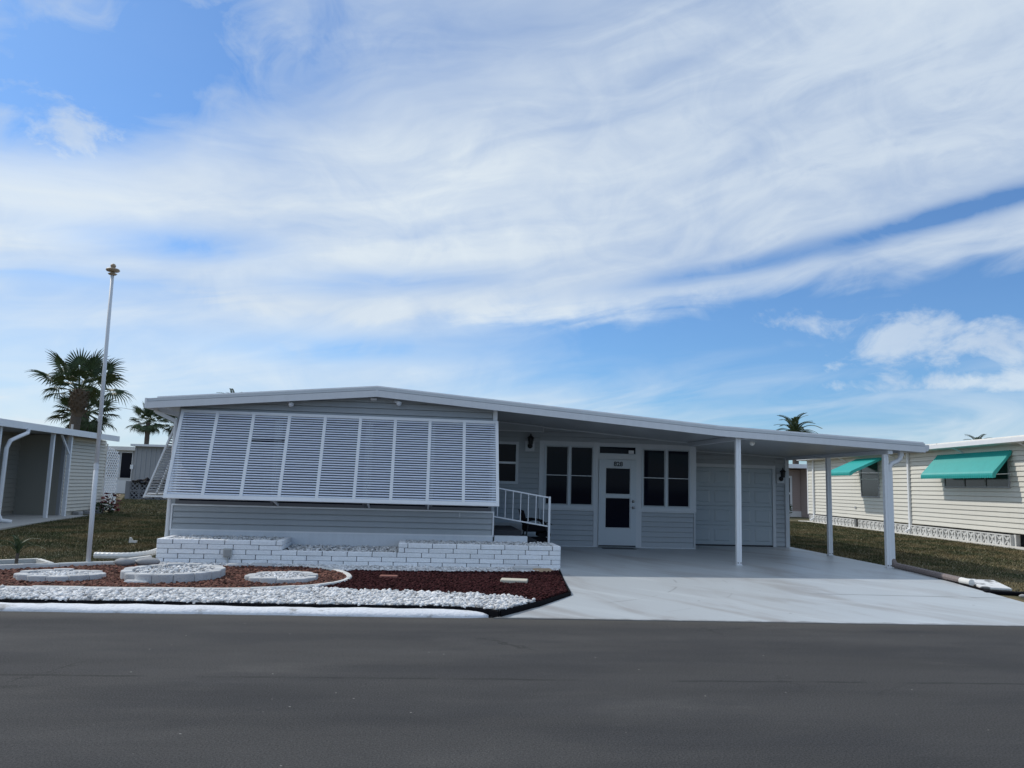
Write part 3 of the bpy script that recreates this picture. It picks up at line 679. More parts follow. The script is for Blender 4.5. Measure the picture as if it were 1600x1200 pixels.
# ------------------------------------------------------------------ porch, railing, chair
Pp = thing('porch_steps', (2.0, 16.6, .17), 'dark carpeted porch steps behind the white railing', 'steps')
w = MB(); w.box(1.47, 2.12, 15.57, 15.72, .15, .60); w.build('white_kerb_wall', 'footing', Pp)
w = MB(); w.box(1.46, 2.02, 15.722, 17.6, .15, .70); w.build('landing', 'deck', Pp)
w = MB(); w.box(2.021, 2.33, 15.723, 17.55, .15, .52); w.build('step', 'deck', Pp)
w = MB(); w.box(2.331, 2.62, 15.724, 17.5, .15, .34); w.build('step', 'deck', Pp)
w = MB(); w.box(1.46, 2.3, 17.601, 17.66, .55, .76); w.build('side_curb', 'siding', Pp)
R_ = thing('stair_railing', (2.61, 15.98, .34), 'white metal stair railing sloping down to a newel post', 'railing')
def zr(x, z0): return z0-.155*(x-1.5)
w = MB(); w.box(2.59, 2.632, 15.95, 15.99, .33, 1.385); w.build('newel_post', 'white', R_)
for z0, n_ in ((1.535, 'top_rail'), (.955, 'bottom_rail')):
    w = MB(); w.bar((1.46, 15.975, zr(1.46, z0)), (2.586, 15.975, zr(2.586, z0)), .022, .026); w.build(n_, 'white', R_)
for k in range(7):
    x = 1.55+k*.157
    w = MB(); w.box(x-.007, x+.007, 15.966, 15.984, zr(x, .955)+.016, zr(x, 1.535)-.016); w.build('baluster', 'white', R_)
Ch = thing('patio_chair', (2.5, 17.05, .34), 'low black chair with a raised back on the steps behind the railing', 'chair')
w = MB(); pts = [(2.13, 1.07, .045), (2.17, 1.06, .06), (2.20, .95, .075), (2.235, .80, .06), (2.27, .70, .04)]
for yy in (16.82, 17.24):
    for x, z, t_ in pts: w.v += [(x-t_/2, yy, z), (x+t_/2, yy, z+.005)]
q = len(pts)*2
for i in range(len(pts)-1):
    a = 2*i; w.f += [(a, a+2, q+a+2, q+a), (a+1, a+3, q+a+3, q+a+1), (a, a+1, a+3, a+2), (q+a, q+a+1, q+a+3, q+a+2)]
w.f += [(0, 1, q+1, q), (q-2, q-1, 2*q-1, 2*q-2)]; w.build('backrest', 'blackcloth', Ch)
w = MB(); w.cbox(2.34, 2.74, 16.86, 17.2, .345, .50, .02); w.build('base', 'blackcloth', Ch)
w = MB(); w.cbox(2.22, 2.74, 16.80, 17.26, .62, .76, .03); w.build('seat', 'blackcloth', Ch)
for yy in (16.79, 17.27):
    w = MB(); w.tube([(2.23, yy, .86), (2.42, yy, .88), (2.6, yy, .86), (2.68, yy, .78)], .022, 8); w.build('armrest', 'blackcloth', Ch, True)
    w = MB(); w.tube([(2.66, yy, .78), (2.74, yy, .5), (2.82, yy, .20)], .016, 6); w.build('leg', 'black', Ch)
    w = MB(); w.tube([(2.30, yy, .86), (2.27, yy, .60), (2.25, yy, .52)], .016, 6); w.build('leg', 'black', Ch)
w = MB(); w.tube([(2.6, 16.79, .80), (2.74, 16.76, .83), (2.80, 16.76, .78)], .014, 6); w.build('side_lever', 'black', Ch)
w = MB(); w.cbox(2.52, 2.80, 16.86, 17.2, .52, .60, .015); w.build('footrest', 'blackcloth', Ch)

# ------------------------------------------------------------------ brick planter
def build_planter():
    T = thing('brick_planter', (-1, 14.6, .08), 'low planter of long white painted bricks below the louvred front', 'planter')
    hb = .079; pit = .084; z0 = .085; Lb = .435
    meshes = {}
    def brick(x0, x1, y0, y1, z):
        k = (round(x1-x0, 3), round(y1-y0, 3))
        if k not in meshes:
            w = MB(); a, b = k[0]/2, k[1]/2; w.cbox(-a, a, -b, b, 0, hb, .007); meshes[k] = shared(w, 'brick', 'brick')
        inst('brick', meshes[k], T, ((x0+x1)/2, (y0+y1)/2+RNG.uniform(-.006, .006), z), (RNG.normal(0, .004), 0, RNG.normal(0, .004)))
    def run(xa, xb, c, off):
        z = z0+c*pit; x = xa-off
        while x < xb-.03:
            a, b = max(x, xa), min(x+Lb, xb)
            if b-a > .05: brick(a+.004, b-.004, 14.49, 14.60, z)
            x += Lb+.004
    offs = [.30, .07, .24, .02, .17]
    for c in range(5):
        if c < 3: run(-4.53, 2.60, c, offs[c])
        else: run(-4.53, -2.40, c, offs[c]); run(-.36, 2.60, c, (offs[c]+(.31 if c == 3 else .10)) % .43)
    # returns at the ends and where the middle steps down
    for xa, cs in ((-4.53, range(5)), (2.49, range(5)), (-2.51, (3, 4)), (-.36, (3, 4))):
        for c in cs:
            y = 14.605+(.0 if c % 2 else -.0)
            first = .22 if c % 2 else .42
            while y < 15.44:
                yb = min(y+first, 15.53); brick(xa, xa+.11, y, yb-.006, z0+c*pit); y = yb+.002; first = .43
    # recessed mortar bodies behind the brick faces
    zt5, zt3 = z0+5*pit-.012, z0+3*pit-.012
    for a, b, y0, y1, zt in ((-4.515, 2.585, 14.502, 14.59, zt3), (-4.515, -2.412, 14.5025, 14.5895, zt5), (-.348, 2.585, 14.5025, 14.5895, zt5),
                             (-4.518, -4.432, 14.59, 15.52, zt5), (2.502, 2.588, 14.59, 15.52, zt5), (-2.498, -2.412, 14.59, 15.52, zt5), (-.348, -.262, 14.59, 15.52, zt5)):
        w = MB(); w.box(a, b, y0, y1, .06, zt); w.build('mortar_core', 'mortar', T)
    # gravel filling
    for a, b, z in ((-4.43, -2.50, zt5-.035), (-2.41, -.36, zt3-.03), (-.26, 2.50, zt5-.03)):
        w = MB(); w.box(a, b, 14.59, 15.57, .07, z); w.build('filling', 'gravelbase', T)
build_planter()
def planter_z(x, y): return .445+.02*(y-14.5) if (x < -2.45 or x > -.3) else .285+.05*(y-14.6)
for k, (a, b, lab) in enumerate(((-4.41, -2.52, 'white gravel filling the left end of the brick planter'), (-2.39, -.37, 'white gravel in the lower middle of the brick planter'), (-.25, 2.48, 'white gravel filling the right end of the brick planter'))):
    rocks('planter_gravel', [(a, 14.61), (b, 14.61), (b, 15.55), (a, 15.55)], 1100, .055, planter_z, 'gravel', lab, 'gravel', flat=.6, zj=.03)
w = MB(); w.cbox(-3.39, -3.24, 14.44, 14.49, .20, .36, .012); ob = w.build('outlet_box', 'concrete', loc=(-3.31, 14.47, .1)); tag(ob, 'small grey outlet box on the front of the brick planter', 'outlet box')
w = MB(); w.tube([(-3.31, 14.465, .201), (-3.31, 14.465, .07)], .012, 6); w.build('conduit', 'concrete', ob)
w = MB(); w.cbox(-3.365, -3.265, 14.425, 14.439, .225, .335, .005); w.build('cover', 'stone', ob)

# ------------------------------------------------------------------ front beds
BZ = .075
def bedz(x, y): return BZ
border = [(-9.5, 10.98), (-7, 11.02), (-5.35, 11.06), (-4.4, 11.05), (-3.4, 11.06), (-2.7, 11.10), (-2.16, 11.20), (-1.75, 11.40), (-1.37, 11.70), (-1.12, 12.15), (-1.05, 12.63), (-1.12, 13.08), (-1.30, 13.49), (-1.58, 13.86), (-1.9, 14.09)]
backb = [(-4.55, 14.18), (-4.85, 14.05), (-5.1, 13.92), (-5.5, 13.68), (-5.9, 13.38), (-6.36, 13.11), (-7.2, 12.6), (-9.5, 12.2)]
kb = lambda x: edge_y(x)+.345
grav_line = [(1.56, 10.52), (1.46, 10.66), (1.29, 10.86), (.95, 11.01), (.43, 11.15), (-.1, 11.23), (-.8, 11.29), (-1.33, 11.5)]
front_poly = [(-9.5, kb(-9.5)), (-5, kb(-5)), (0, kb(0)), (.72, kb(.72)-.02), (1.02, 9.76), (1.56, 10.52)]+grav_line[1:]+[p for p in border[::-1] if p[0] < -1.36 and p[1] < 11.8]
left_poly = border+[(-2.94, 14.02), (-4.3, 14.12)]+backb[1:]
mulch_poly = [(1.58, 10.54)]+grav_line[1:]+[(-1.2, 11.9), (-1.05, 12.63), (-1.12, 13.08), (-1.3, 13.49), (-1.05, 13.75), (-.3, 13.7), (.5, 13.75), (1.3, 13.85), (2.1, 13.98), (2.50, 14.2), (2.36, 13.0), (2.17, 11.5)]
back_poly = [(-4.55, 14.18), (-4.3, 14.12), (-2.94, 14.02), (-1.9, 14.07), (-1.30, 13.52), (-1.05, 13.75), (-.3, 13.7), (.5, 13.75), (1.3, 13.85), (2.1, 13.98), (2.50, 14.2), (2.54, 14.5), (-4.53, 14.5)]
def sheet(name, poly, z, m):
    w = MB(); w.prism(poly, -.1, z, 'z'); return tag(w.build(name, m), kind='structure')
sheet('gravel_bed', front_poly, BZ-.005, 'gravelbase'); sheet('lava_bed', left_poly, BZ-.009, 'lavabase')
sheet('mulch_bed', mulch_poly, BZ-.013, 'mulchbase'); sheet('planter_apron', back_poly, BZ-.017, 'gravelbase')
RINGS = [(-5.08, 12.16, .56, .46, 'left'), (-3.62, 12.52, .68, .80, 'mid'), (-2.02, 12.36, .50, .50, 'right')]
holes = [[(cx+ra*math.cos(a)*1.02, cy+rb*math.sin(a)*1.02) for a in np.linspace(0, 6.28, 24, endpoint=False)] for cx, cy, ra, rb, _ in RINGS]
def xclip(poly, lo): return [(max(x, lo), y) for x, y in poly]
rocks('white_gravel', xclip(front_poly, -6.6), 9000, .062, bedz, 'gravel', 'strip of white gravel along the white kerb', 'gravel', flat=.62, zj=.035)
rocks('lava_rock', xclip(left_poly, -7.2), 15000, .052, bedz, 'lava', 'brownish red lava rock inside the curved left bed', 'lava rock', flat=.6, jag=.32, zj=.03, holes=holes)
rocks('maroon_mulch', mulch_poly, 15000, .046, bedz, 'mulch', 'dark maroon mulch in the bed beside the driveway', 'mulch', flat=.6, jag=.32, zj=.03)
rocks('apron_gravel', back_poly, 4200, .055, bedz, 'gravel', 'white gravel along the foot of the brick planter', 'gravel', flat=.6, zj=.03)
# curved white border of the left bed
def ribbon(path, wd, z0, z1, jitter=.0):
    w = MB(); n = len(path)
    for i, (x, y) in enumerate(path):
        a = Vector((*path[max(i-1, 0)], 0)); b = Vector((*path[min(i+1, n-1)], 0)); d = (b-a).normalized(); s = Vector((-d.y, d.x, 0))
        j = RNG.uniform(-jitter, jitter)
        for o, z in ((-wd/2, z0), (-wd/2, z1-.015), (-wd/2+.015, z1+j), (wd/2-.015, z1+j), (wd/2, z1-.015), (wd/2, z0)): w.v.append((x+s.x*o, y+s.y*o, z))
    for i in range(n-1):
        for a in range(6): b = (a+1) % 6; w.f.append((i*6+a, i*6+b, (i+1)*6+b, (i+1)*6+a))
    w.f += [tuple(range(6)), tuple((n-1)*6+a for a in range(5, -1, -1))]
    return w
def dense(path, step=.12):
    # Catmull-Rom
    out = []; P = [Vector((*p, 0)) for p in path]
    for i in range(len(P)-1):
        p0, p1, p2, p3 = P[max(i-1, 0)], P[i], P[i+1], P[min(i+2, len(P)-1)]; k = max(2, int((p2-p1).length/step))
        for j in range(k):
            t = j/k; q = .5*((2*p1)+(p2-p0)*t+(2*p0-5*p1+4*p2-p3)*t*t+(3*p1-p0-3*p2+p3)*t**3); out.append((q.x, q.y))
    out.append(path[-1]); return out
bo = thing('bed_border', (-3.4, 11.06, .05), 'white concrete border curving round the brownish red lava bed', 'border')
def segs(path, L=.62, wd=.085, zt=.135):
    P = dense(path, .08); cur = [P[0]]; acc = 0; ztop = zt
    for a, b in zip(P, P[1:]):
        acc += math.hypot(b[0]-a[0], b[1]-a[1]); cur.append(b)
        if acc > L:
            if len(cur) > 1: ribbon(cur, wd, .0, ztop+RNG.uniform(-.006, .006)).build('border_section', 'border', bo)
            cur = [(b[0]+(b[0]-a[0])*.1, b[1]+(b[1]-a[1])*.1)]; acc = 0
    if len(cur) > 1: ribbon(cur, wd, .0, ztop).build('border_section', 'border', bo)
segs([p for p in border if p[0] > -8], zt=.125); segs([p for p in backb if p[0] > -8], zt=.155)
# black landscape edging: along the kerb and the driveway
ed = thing('landscape_edging', (-2, 10.1, .05), 'black plastic edging between the white gravel and the kerb', 'edging')
ribbon(dense([(-9.4, kb(-9.4)-.018), (-5, kb(-5)-.018), (0, kb(0)-.018), (.70, kb(.70)-.045), (1.0, 9.73)], .3), .022, .0, .088, .004).build('edging_strip', 'edging', ed)
ribbon(dense([(1.02, 9.74), (1.60, 10.50), (2.205, 11.45)], .2), .022, .0, .092, .003).build('edging_strip', 'edging', ed)
ribbon(dense([(2.205, 11.46), (2.385, 13.0), (2.55, 14.3)], .2), .024, .0, .10, .003).build('edging_strip', 'edging', ed)
# rings of scalloped edging stones
def scallop_ring(cx, cy, ra, rb, z0, hgt, n, label, depth=.12, rock=True, top=None):
    T = thing('edging_stone_ring', (cx, cy, z0), label, 'stone ring', 'scalloped stone rings in the lava bed')
    hd = []
    for k in range(n):
        a0, a1 = 2*math.pi*k/n, 2*math.pi*(k+1)/n; w = MB(); outer = []; inner = []
        for j in range(7):
            t = j/6; a = a0+(a1-a0)*(.012+t*.976); bul = .035*math.sin(math.pi*t)
            outer.append((cx+(ra+bul)*math.cos(a), cy+(rb+bul)*math.sin(a))); inner.append((cx+(ra-depth)*math.cos(a), cy+(rb-depth)*math.sin(a)))
        poly = outer+inner[::-1]; h = z0+hgt+RNG.uniform(-.012, .012)
        # slightly chamfered top
        cxx = sum(p[0] for p in poly)/len(poly); cyy = sum(p[1] for p in poly)/len(poly); m_ = len(poly)
        w.v = [(p[0], p[1], z0) for p in poly]+[(p[0], p[1], h-.015) for p in poly]+[(cxx+(p[0]-cxx)*.94, cyy+(p[1]-cyy)*.94, h) for p in poly]
        for lv in (0, 1):
            for i in range(m_): i2 = (i+1) % m_; w.f.append((lv*m_+i, lv*m_+i2, (lv+1)*m_+i2, (lv+1)*m_+i))
        w.f += [tuple(range(m_-1, -1, -1)), tuple(2*m_+i for i in range(m_))]
        w.build('edging_stone', 'edger', T)
    inn = [(cx+(ra-depth+.01)*math.cos(a), cy+(rb-depth+.01)*math.sin(a)) for a in np.linspace(0, 2*math.pi, 28, endpoint=False)]
    w = MB(); w.prism(inn, z0, z0+hgt-.045, 'z'); w.build('filling', 'gravelbase', T)
    return inn, z0+hgt-.05
for (cx, cy, ra, rb, nm), (hgt, n, lab, glab) in zip(RINGS, ((.10, 12, 'low ring of scalloped grey stones near the flagpole', 'white gravel inside the leftmost stone ring'), (.14, 15, 'largest and tallest ring of scalloped grey stones in the lava bed', 'white and tan gravel inside the largest stone ring'), (.095, 12, 'small ring of scalloped grey stones beside the curved border end', 'white gravel inside the rightmost stone ring'))):
    inn, zz = scallop_ring(cx, cy, ra, rb, .07, hgt, n, lab)
    rocks('ring_gravel', inn, 700, .05, lambda x, y, zz=zz: zz, 'gravel', glab, 'gravel', flat=.6, zj=.035)
# a second, lower course showing under the big ring
fs_ = thing('fallen_edging_stone', (-3.95, 11.75, .07), 'loose grey edging stone lying in front of the largest ring', 'stone')
w = MB(); w.cbox(-4.05, -3.72, 11.66, 11.80, .06, .135, .02); w.build('edging_block', 'edger', fs_)
ls = MB(); ls.cbox(-5.72, -5.44, 12.55, 12.72, .06, .14, .03); tag(ls.build('edging_block', 'edger', loc=(-5.6, 12.6, .07)), 'grey block lying behind the leftmost ring by the border', 'block')
# slabs and loose pieces
def rotbox(name, cx, cy, z0, lx, ly, h, rz, m, label, cat, ch=.01, tilt=0.):
    w = MB(); w.cbox(-lx/2, lx/2, -ly/2, ly/2, 0, h, ch); me = shared(w, name, m); o = bpy.data.objects.new(name, me); COL.objects.link(o)
    o.location = (cx, cy, z0); o.rotation_euler = (tilt, 0, rz); return tag(o, label, cat)
rotbox('paver', 1.50, 12.42, .085, .42, .20, .06, rad(-12), 'paver', 'beige concrete paver lying on the maroon mulch', 'paver', tilt=rad(2))
rotbox('red_brick', -.45, 12.82, .08, .28, .10, .05, rad(-2), 'redbrick', 'red brick half sunk in the maroon mulch', 'brick')
rotbox('flagstone', 2.22, 14.08, .075, .34, .30, .05, rad(8), 'tan', 'tan flagstone by the planter corner and driveway', 'flagstone', .02, rad(4))
rotbox('flagstone', -3.05, 14.10, .07, .34, .24, .07, rad(10), 'edger', 'left pale flat stone at the foot of the brick planter', 'flagstone', .02)
rotbox('flagstone', -2.62, 14.14, .07, .36, .26, .07, rad(-8), 'edger', 'right pale flat stone at the foot of the brick planter', 'flagstone', .02)
rotbox('flagstone', 1.95, 14.28, .07, .5, .22, .09, rad(3), 'edger', 'pale flat stone against the right end of the planter', 'flagstone', .02)
def pebble(x, y, z, sx, sy, sz, label):
    w = MB(); b = bmesh.new(); bmesh.ops.create_icosphere(b, subdivisions=2, radius=1)
    for v in b.verts: v.co *= 1+.12*math.sin(v.co.x*5+x*9)*math.cos(v.co.y*4+y*7)
    me = bpy.data.meshes.new('rock'); b.to_mesh(me); b.free(); me.materials.append(M['stone']); me.polygons.foreach_set('use_smooth', [True]*len(me.polygons))
    o = bpy.data.objects.new('rock', me); COL.objects.link(o); o.location = (x, y, z); o.scale = (sx, sy, sz); tag(o, label, 'rock')
pebble(-4.80, 13.82, .16, .17, .10, .07, 'flat grey rock on the left of the pair by the flagpole bed border')
pebble(-4.45, 13.90, .16, .20, .11, .08, 'rounded grey rock on the right of the pair by the bed border')
# white corrugated drain pipe on the lawn and a straight one at the planter's corner
def corrugated(name, path, r, m, label, cat, step=.035):
    P = dense([(a, b) for a, b, c in path], step); n = len(P); zs = np.interp(np.linspace(0, 1, n), np.linspace(0, 1, len(path)), [c for a, b, c in path])
    w = MB(); w.tube([(p[0], p[1], z) for p, z in zip(P, zs)], [r*(1+.10*(i % 2)) for i in range(n)], 10); return tag(w.build(name, m, loc=path[0]), label, cat)
corrugated('drain_pipe', [(-5.55, 14.55, .19), (-5.2, 14.52, .19), (-4.95, 14.62, .19), (-4.78, 14.92, .20), (-4.74, 15.3, .22), (-4.74, 15.6, .24)], .055, 'pipe', 'white corrugated drain pipe curling from the downspout onto the lawn', 'pipe')
w = MB(); w.bar((-4.92, 14.12, .155), (-4.60, 14.46, .185), .09, .05); tag(w.build('border_stone', 'border', loc=(-4.8, 14.2, .1)), 'pale straight border stone leading to the planter corner', 'stone')
# brown downspout extension beside the driveway
bp_ = thing('downspout_extension', (9.75, 15.3, .13), 'brown corrugated drain hose along the right driveway edge', 'drain hose')
pth = [(9.72, 15.52, .30), (9.73, 15.45, .19), (9.74, 15.2, .175), (9.72, 14.7, .165), (9.68, 14.2, .155), (9.64, 13.7, .145), (9.60, 13.25, .14)]
P3 = dense([(a, b) for a, b, c in pth], .045); zz = np.interp([q[1] for q in P3][::-1], [c[1] for c in pth][::-1], [c[2] for c in pth][::-1])[::-1]
w = MB(); w.tube([(p[0], p[1], z) for p, z in zip(P3, zz)], [.054*(1+.16*(i % 2)) for i in range(len(P3))], 10); w.build('hose', 'brownpipe', bp_)
w = MB(); w.tube([(9.60, 13.26, .14), (9.59, 12.98, .135)], .058, 12); w.build('coupling', 'pipe', bp_)
ribbon(dense([(9.62, 14.1), (9.52, 13.0), (9.40, 12.3)], .2), .03, .0, .10, .003).build('rim_strip', 'edging', bp_)
rotbox('splash_slab', 9.98, 13.10, .075, .46, 1.35, .045, rad(-27), 'slab', 'cracked white slab at the end of the brown hose', 'slab')
rotbox('splash_tray', 9.62, 12.22, .045, .62, .14, .05, rad(-20), 'edging', 'black plastic strip in front of the cracked white slab', 'tray')
pebble(9.55, 11.75, .08, .07, .05, .03, 'small pale rock at the driveway edge beyond the black strip')

# ------------------------------------------------------------------ flagpole
FP = thing('flagpole', (-5.37, 13.83, .08), 'tall white flagpole with a wooden disc finial, leaning slightly', 'flagpole')
w = MB(); w.tube([(-5.37, 13.83, .05), (-5.385, 13.83, 1.75)], .038, 12); w.build('lower_pole', 'pole', FP, True)
w = MB(); w.tube([(-5.385, 13.83, 1.7501), (-5.42, 13.83, 4.98)], [.033, .028], 12); w.build('upper_pole', 'pole', FP, True)
w = MB(); w.lathe([(.041, 1.66), (.041, 1.755)], (-5.385, 13.83, 0), 12); w.build('sleeve', 'pole', FP)
w = MB(); w.tube([(-5.395, 13.79, 2.45), (-5.395, 13.74, 2.46), (-5.39, 13.74, 2.54), (-5.395, 13.79, 2.55)], .008, 6); w.build('cleat', 'pole', FP)
w = MB(); w.lathe([(.02, 4.97), (.06, 4.985), (.075, 5.0), (.03, 5.02), (.04, 5.03), (.10, 5.045), (.115, 5.065), (.10, 5.085), (.03, 5.10), (.042, 5.125), (.045, 5.145), (.03, 5.17), (.005, 5.18)], (-5.42, 13.83, 0), 14); w.build('finial', 'wood', FP, True)

# ------------------------------------------------------------------ right neighbour
ANG = rad(6.9); NA = Vector((17.92, 21.92, 0)); ND = Vector((math.sin(ANG), math.cos(ANG), 0)); NN = Vector((-math.cos(ANG), math.sin(ANG), 0))
def nt_(q): p = NA+ND*q[0]+NN*q[1]; return (p.x, p.y, q[2])       # (along, outwards, up)
def build_right():
    H = thing('mobile_home', (NA.x, NA.y, .15), 'cream sided mobile home with teal awnings on the right edge', 'house')
    B = lambda: MB(nt_)
    B_ = B(); B_.box(-9, 17.35, -7, -.025, .56, 3.36); B_.build('wall', 'cream', H)
    lap_boards(H, NA, ND, NN, -9, 17.33, .575, 3.34, .156, 'cream', proud=.03)
    w = B(); w.box(17.30, 17.42, -.03, .03, .54, 3.34); w.build('corner_trim', 'white', H)
    # roof: fascia with gutter and low slope behind
    w = B(); w.prism([(.42, 3.27), (.42, 3.42), (-3.6, 3.80), (-7.4, 3.42), (-7.4, 3.3)], -9.3, 17.6, 'x'); w.v = [(a, b, c) for a, b, c in w.v]; rf = w.build('roof', 'neighroof', H)
    w = B(); w.box(-9.3, 5.35, .421, .52, 3.28, 3.41); w.build('gutter', 'white', rf)
    w = B(); w.box(5.36, 17.6, .421, .50, 3.29, 3.39); w.build('gutter', 'white', rf)
    w = B(); w.box(-9.3, 17.6, -.1, -.06, 3.475, 3.53); w.build('roof_seam', 'neighroof', rf)
    for s in (-.6, 2.9, 7.8, 12.5):
        w = B(); w.bar((s, .40, 3.27), (s, .02, 3.10), .03, .04); w.build('eave_bracket', 'white', H)
    # windows
    def window(s0, s1, z0, z1, parts):
        w = B(); 
        for a, b, c, d in ((s0, s1, z1-.05, z1), (s0, s1, z0, z0+.05), (s0, s0+.05, z0+.05, z1-.05), (s1-.05, s1, z0+.05, z1-.05)): w.box(a, b, .0, .055, c, d)
        f = w.build('window', 'greymetal', H); pw = (s1-s0-.1)/parts
        for k in range(parts):
            a = s0+.05+k*pw
            w = B(); w.box(a+.015, a+pw-.015, .022, .035, z0+.05, z1-.05); w.build('pane', 'glass2', f)
            if k: w = B(); w.box(a-.03, a+.03, .0, .06, z0+.05, z1-.05); w.build('mullion', 'greymetal', f)
        if parts == 1:
            w = B(); w.box(s0+.05, s1-.05, .03, .05, (z0+z1)/2-.02, (z0+z1)/2+.02); w.build('sash_bar', 'white', f)
    window(9.22, 10.95, 1.50, 3.05, 1); window(.45, 4.15, 1.93, 3.0, 3)
    # breeze block base
    w = MB(); fr = .035; D_ = .10
    w.box(-.19, .19, -D_, 0, 0, fr); w.box(-.19, .19, -D_, 0, .37-fr, .37); w.box(-.19, -.19+fr, -D_, 0, fr, .37-fr); w.box(.19-fr, .19, -D_, 0, fr, .37-fr)
    for a, b in (((-.155, .035), (.155, .335)), ((-.155, .335), (.155, .035)), ((0, .035), (0, .335))):
        w.bar((a[0], -.05, a[1]), (b[0], -.05, b[1]), .08, .034)
    me = shared(w, 'breeze_block', 'breeze')
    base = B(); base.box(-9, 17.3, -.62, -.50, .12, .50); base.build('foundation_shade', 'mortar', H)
    s = .66
    while s < 17.2:
        if not (11.1 < s < 11.5):
            p = nt_((s, -.01, .155)); inst('breeze_block', me, H, p, (0, 0, math.atan2(-ND.y, -ND.x)), (1, 1, .97))
        s += .385
    w = B(); w.box(.36, .46, -.14, -.005, .15, .53); w.build('block_pier', 'breeze', H)
    # downspouts
    for s, zt in ((16.46, 3.3), (6.66, 3.3)):
        w = B(); w.box(s-.05, s+.05, .026, .10, .34, zt); w.bar((s, .06, .36), (s-.02, .26, .26), .09, .07); w.build('downspout', 'white', H)
    w = B(); w.box(11.53, 11.65, .02, .05, .98, 1.08); w.build('outlet', 'greymetal', H)
    return H
build_right()
w = MB(nt_); w.box(-9, 17.5, -.02, .50, .10, .185); tag(w.build('concrete_strip', 'palestrip', loc=(NA.x, NA.y, .1)), kind='structure')
def teal_awning(s0, s1, zt, zb, reach, label):
    c = nt_(((s0+s1)/2, 0, zb)); T = thing('window_awning', c, label, 'awning', 'teal metal awnings on the cream house')
    n = int((s1-s0)/.12); prof = [(.03, zt), (reach*.45, zt-(zt-zb-.20)*.47), (reach*.93, zb+.20), (reach*.99, zb+.14), (reach, zb+.08), (reach-.01, zb)]
    w = MB(nt_); k = len(prof)
    for i in range(n*2+1):
        s = s0+(s1-s0)*i/(n*2); r = .03 if i % 2 else 0.
        for o, z in prof: w.v.append((s, o+r, z+r*.6))
    for i in range(n*2):
        for a in range(k-1): w.f.append((i*k+a, i*k+a+1, (i+1)*k+a+1, (i+1)*k+a))
    ob = w.build('cover', 'teal', T); md = ob.modifiers.new('thick', 'SOLIDIFY'); md.thickness = .008
    for s in (s0, s1):
        w = MB(nt_); sg = -1 if s == s0 else 1
        q = prof+[(reach-.10, zb+.02), (reach*.9-.06, zb+.12), (.03, zt-.10)]
        w.prism([(a, b) for a, b in q], s+sg*.002, s+sg*.016, 'x'); w.build('side_cheek', 'teal', T)
        w = MB(nt_); ss = s-sg*.06; w.tube([(ss, .04, zb-.10+.25), (ss, reach*.85, zb+.12)], .012, 6); w.build('support_arm', 'white', T)
teal_awning(8.95, 11.35, 3.16, 2.38, 1.38, 'teal awning over the narrow window seen behind the carport post')
teal_awning(.30, 4.55, 3.08, 2.22, .66, 'wide teal awning over the three part window at the right edge')

# ------------------------------------------------------------------ pinkish house far right behind
def build_back_right():
    H = thing('house', (23, 46, .15), 'pinkish house with a white door between the garage and the cream home', 'house')
    w = MB(); w.box(18.5, 23.0, 46.0, 54, .15, 3.0); w.build('wall', 'pink', H)
    lap_boards(H, (0, 46, 0), (1, 0, 0), (0, -1, 0), 20.5, 22.98, .5, 2.95, .16, 'pink')
    w = MB(); w.box(23.01, 24.6, 45.1, 53, .15, 3.05); w.build('wall', 'pink', H)
    lap_boards(H, (0, 45.1, 0), (1, 0, 0), (0, -1, 0), 23.01, 24.6, .5, 3.05, .16, 'cream')
    w = MB(); w.box(20.5, 23, 45.93, 45.975, .15, .5); w.build('footing', 'white', H)
    w = MB(); w.prism([(18, 3.02), (25.2, 3.10), (25.2, 3.34), (18, 3.26)], 44.7, 54.5); w.build('roof', 'white', H)
    w = MB(); frame_rect(w, 21.45, 22.42, .45, 2.62, 45.90, 45.97, .12); w.box(21.57, 22.30, 45.91, 45.97, 1.50, 1.62); d = w.build('door', 'white', H)
    for a, b in ((.57, 1.495), (1.625, 2.495)):
        w = MB(); w.box(21.575, 22.295, 45.94, 45.965, a, b); w.build('pane', 'glass', d)
build_back_right()
def leaf_clump(name, x, y, z, r, h, n, m, label, cat, leaf=.16, lean=0.):
    """small plant: stems plus individual leaves"""
    T = thing(name, (x, y, z), label, cat); w = MB()
    for k in range(5):
        a = k*1.256+.4; w.tube([(x, y, z-.02), (x+.4*r*math.cos(a), y+.4*r*math.sin(a), z+h*.5), (x+.8*r*math.cos(a), y+.8*r*math.sin(a), z+h*.85)], [.014, .010, .004], 5)
    w.build('stem', 'trunk', T)
    V = []; F = []
    for i in range(n):
        a = RNG.uniform(0, 6.28); rr = r*math.sqrt(RNG.uniform(.02, 1)); hh = z+h*RNG.uniform(.12, 1.)*(1-.25*(rr/r)**2)
        c = Vector((x+rr*math.cos(a), y+rr*math.sin(a), hh)); d = Vector((math.cos(a+RNG.normal(0, .6)), math.sin(a+RNG.normal(0, .6)), RNG.uniform(-.4, .8))).normalized()
        s = d.cross(Vector((RNG.normal(), RNG.normal(), 1))).normalized(); L_ = leaf*RNG.uniform(.6, 1.2); b = len(V)
        V += [tuple(c), tuple(c+d*L_*.5+s*L_*.2), tuple(c+d*L_), tuple(c+d*L_*.5-s*L_*.2)]; F += [(b, b+1, b+2), (b, b+2, b+3)]
    off = OFF[T.name]; V = np.array(V)-np.array(off)
    soup('foliage', V, F, m, None, parent=T)
leaf_clump('shrub', 21.3, 44.6, .15, .35, .9, 220, 'leaf', 'small dark shrub beside the garage corner in front of the pinkish house', 'shrub')

